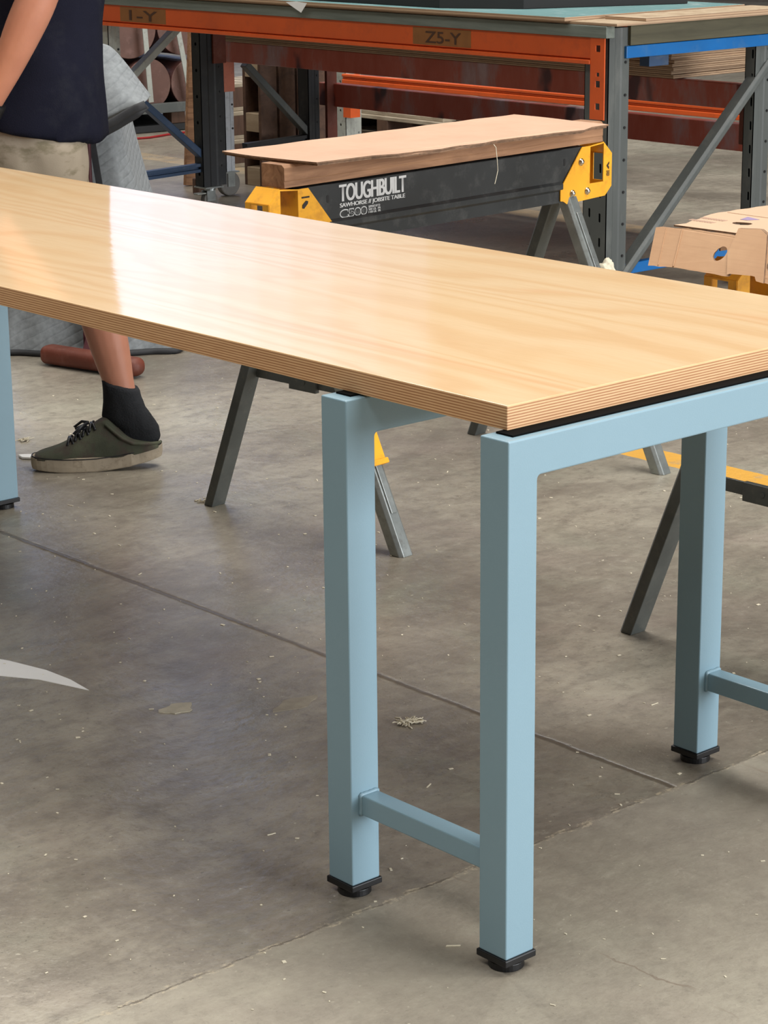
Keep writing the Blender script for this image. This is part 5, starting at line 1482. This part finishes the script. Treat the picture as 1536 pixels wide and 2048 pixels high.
# ------------------------------------------------------------------ small things on the floor
def litter():
    def thin(name, pts, z, th, mat, label, cat, curl=0.0, bev=0.0):
        bm = bmesh.new()
        cx = sum(p[0] for p in pts) / len(pts); cy = sum(p[1] for p in pts) / len(pts)
        plate(bm, [[(a - cx, b - cy) for a, b in pts]], (0, 0, 0), (1, 0, 0), (0, 1, 0), th, jit=lambda u, v: Vector((0, 0, curl * (u * u + v * v))))
        o = fin(name, bm, mat, None, (cx, cy, z), bevel=bev); return tag(o, label, cat)
    tri = [(0.209, 1.243), (0.216, 1.31), (0.212, 1.38), (0.190, 1.47), (0.11, 1.66), (0.02, 1.80), (-0.02, 1.70), (0.05, 1.56), (0.125, 1.43), (0.175, 1.35)]
    thin('paper_strip', tri, 0.0, 0.0008, 'paper', 'white pointed paper strip on the floor at the left edge', 'paper', 0.0)
    def blobbly(name, c, n, rad, mat, label, cat, fl=0.6):
        bm = bmesh.new()
        for k in range(n):
            a = random.uniform(0, 2 * pi); r = rad * sqrt(random.random())
            p = Vector((r * cos(a), r * sin(a) * 0.7, rad * fl * 0.35 * random.random() + rad * 0.10))
            pts = [p]
            d = random.uniform(0, 2 * pi)
            for q in range(4):
                d += random.uniform(-0.9, 0.9)
                pts.append(pts[-1] + Vector((cos(d), sin(d), 0)) * rad * 0.28 + Vector((0, 0, random.uniform(-1, 1) * rad * 0.08)))
            for q in pts: q.z = max(q.z, rad * 0.09)
            tube(bm, pts, rad * random.uniform(0.05, 0.085), 6)
        o = fin(name, bm, mat, None, (c[0], c[1], 0.0), smooth=True); return tag(o, label, cat)
    blobbly('wood_shavings', (0.512, 0.752), 34, 0.017, 'fluff', 'cream tangle of shavings on the floor between the two near table portals', 'shavings')
    blobbly('wood_shavings', (1.085, 2.083), 10, 0.016, 'fluff', 'small cream shavings beside the dark foot of the lettered sawhorse', 'shavings', 0.3)
    blobbly('wood_shavings', (1.105, 2.83), 30, 0.014, 'fluff', 'cream ball of shavings on the floor behind the shoe toe', 'shavings', 1.1)
    thin('folded_paper', [(1.005, 2.705), (1.02, 2.70), (1.075, 2.640), (1.060, 2.618), (1.03, 2.640), (1.0, 2.68)], 0.0, 0.006, 'paper', 'small folded white paper on the floor by the shoe toe', 'paper', 0.5, 0.0015)
    thin('glue_blob', [(0.268 + 0.030 * cos(a) * (1 + 0.25 * sin(3 * a)), 1.066 + 0.022 * sin(a) * (1 + 0.2 * cos(5 * a))) for a in [2 * pi * k / 18 for k in range(18)]], 0.0, 0.0015, 'glue', 'flat dried glue blob on the floor left of the near portal leg', 'glue', 0, 0.0007)
    thin('glue_blob', [(0.43 + 0.05 * cos(a) * (1 + 0.25 * sin(2 * a)), 0.95 + 0.02 * sin(a) * (1 + 0.3 * cos(4 * a))) for a in [2 * pi * k / 18 for k in range(18)]], 0.0, 0.0008, 'glue2', 'faint worn glue patch on the floor just left of the inner near portal leg', 'glue', 0, 0.0004)
    thin('wood_chip', [(0.0, 0.113), (0.004, 0.1155), (0.018, 0.1035), (0.016, 0.1015)], 0.0, 0.0012, 'fluff', 'single pale wood chip on the floor between the two nearest feet', 'chip')
    # crumpled rag at the foot of the grey bench upright
    bm = bmesh.new()
    bmesh.ops.create_icosphere(bm, subdivisions=4, radius=1.0)
    for v in bm.verts:
        n_ = noise.noise(v.co * 1.7) + 0.5 * noise.noise(v.co * 4.1)
        v.co = v.co * (1 + 0.35 * n_); v.co.x *= 0.026; v.co.y *= 0.034; v.co.z = max(-0.0355, v.co.z * 0.048)
    o = fin('crumpled_rag', bm, 'fluff', None, (3.326, 2.955, 0.1255), smooth=True); tag(o, 'crumpled cream rag caught on the caster at the foot of the grey bench upright', 'rag')
    # sawdust specks: uncountable
    bm = bmesh.new()
    rnd = random.Random(3)
    for k in range(1500):
        x = rnd.uniform(-0.9, 3.0); y = rnd.uniform(-0.9, 3.2)
        a = rnd.uniform(0, pi); l = rnd.choice((0.001, 0.0015, 0.002, 0.003)) * rnd.uniform(0.6, 1.4); w = l * rnd.uniform(0.2, 0.8)
        if k % 40 == 0: l, w = rnd.uniform(0.005, 0.009), 0.001
        c, s = cos(a), sin(a)
        vs = [bm.verts.new((x + c * u * l - s * v * w, y + s * u * l + c * v * w, z)) for z in (0.0003, 0.0012) for u, v in ((-1, -1), (1, -1), (1, 1), (-1, 1))]
        for f_ in ((3, 2, 1, 0), (4, 5, 6, 7), (0, 1, 5, 4), (1, 2, 6, 5), (2, 3, 7, 6), (3, 0, 4, 7)): bm.faces.new([vs[i] for i in f_])
    o = fin('sawdust', bm, 'fluff', recalc=False); tag(o, 'pale sawdust and tiny wood splinters scattered over the concrete floor', 'sawdust', kind='stuff')
litter()
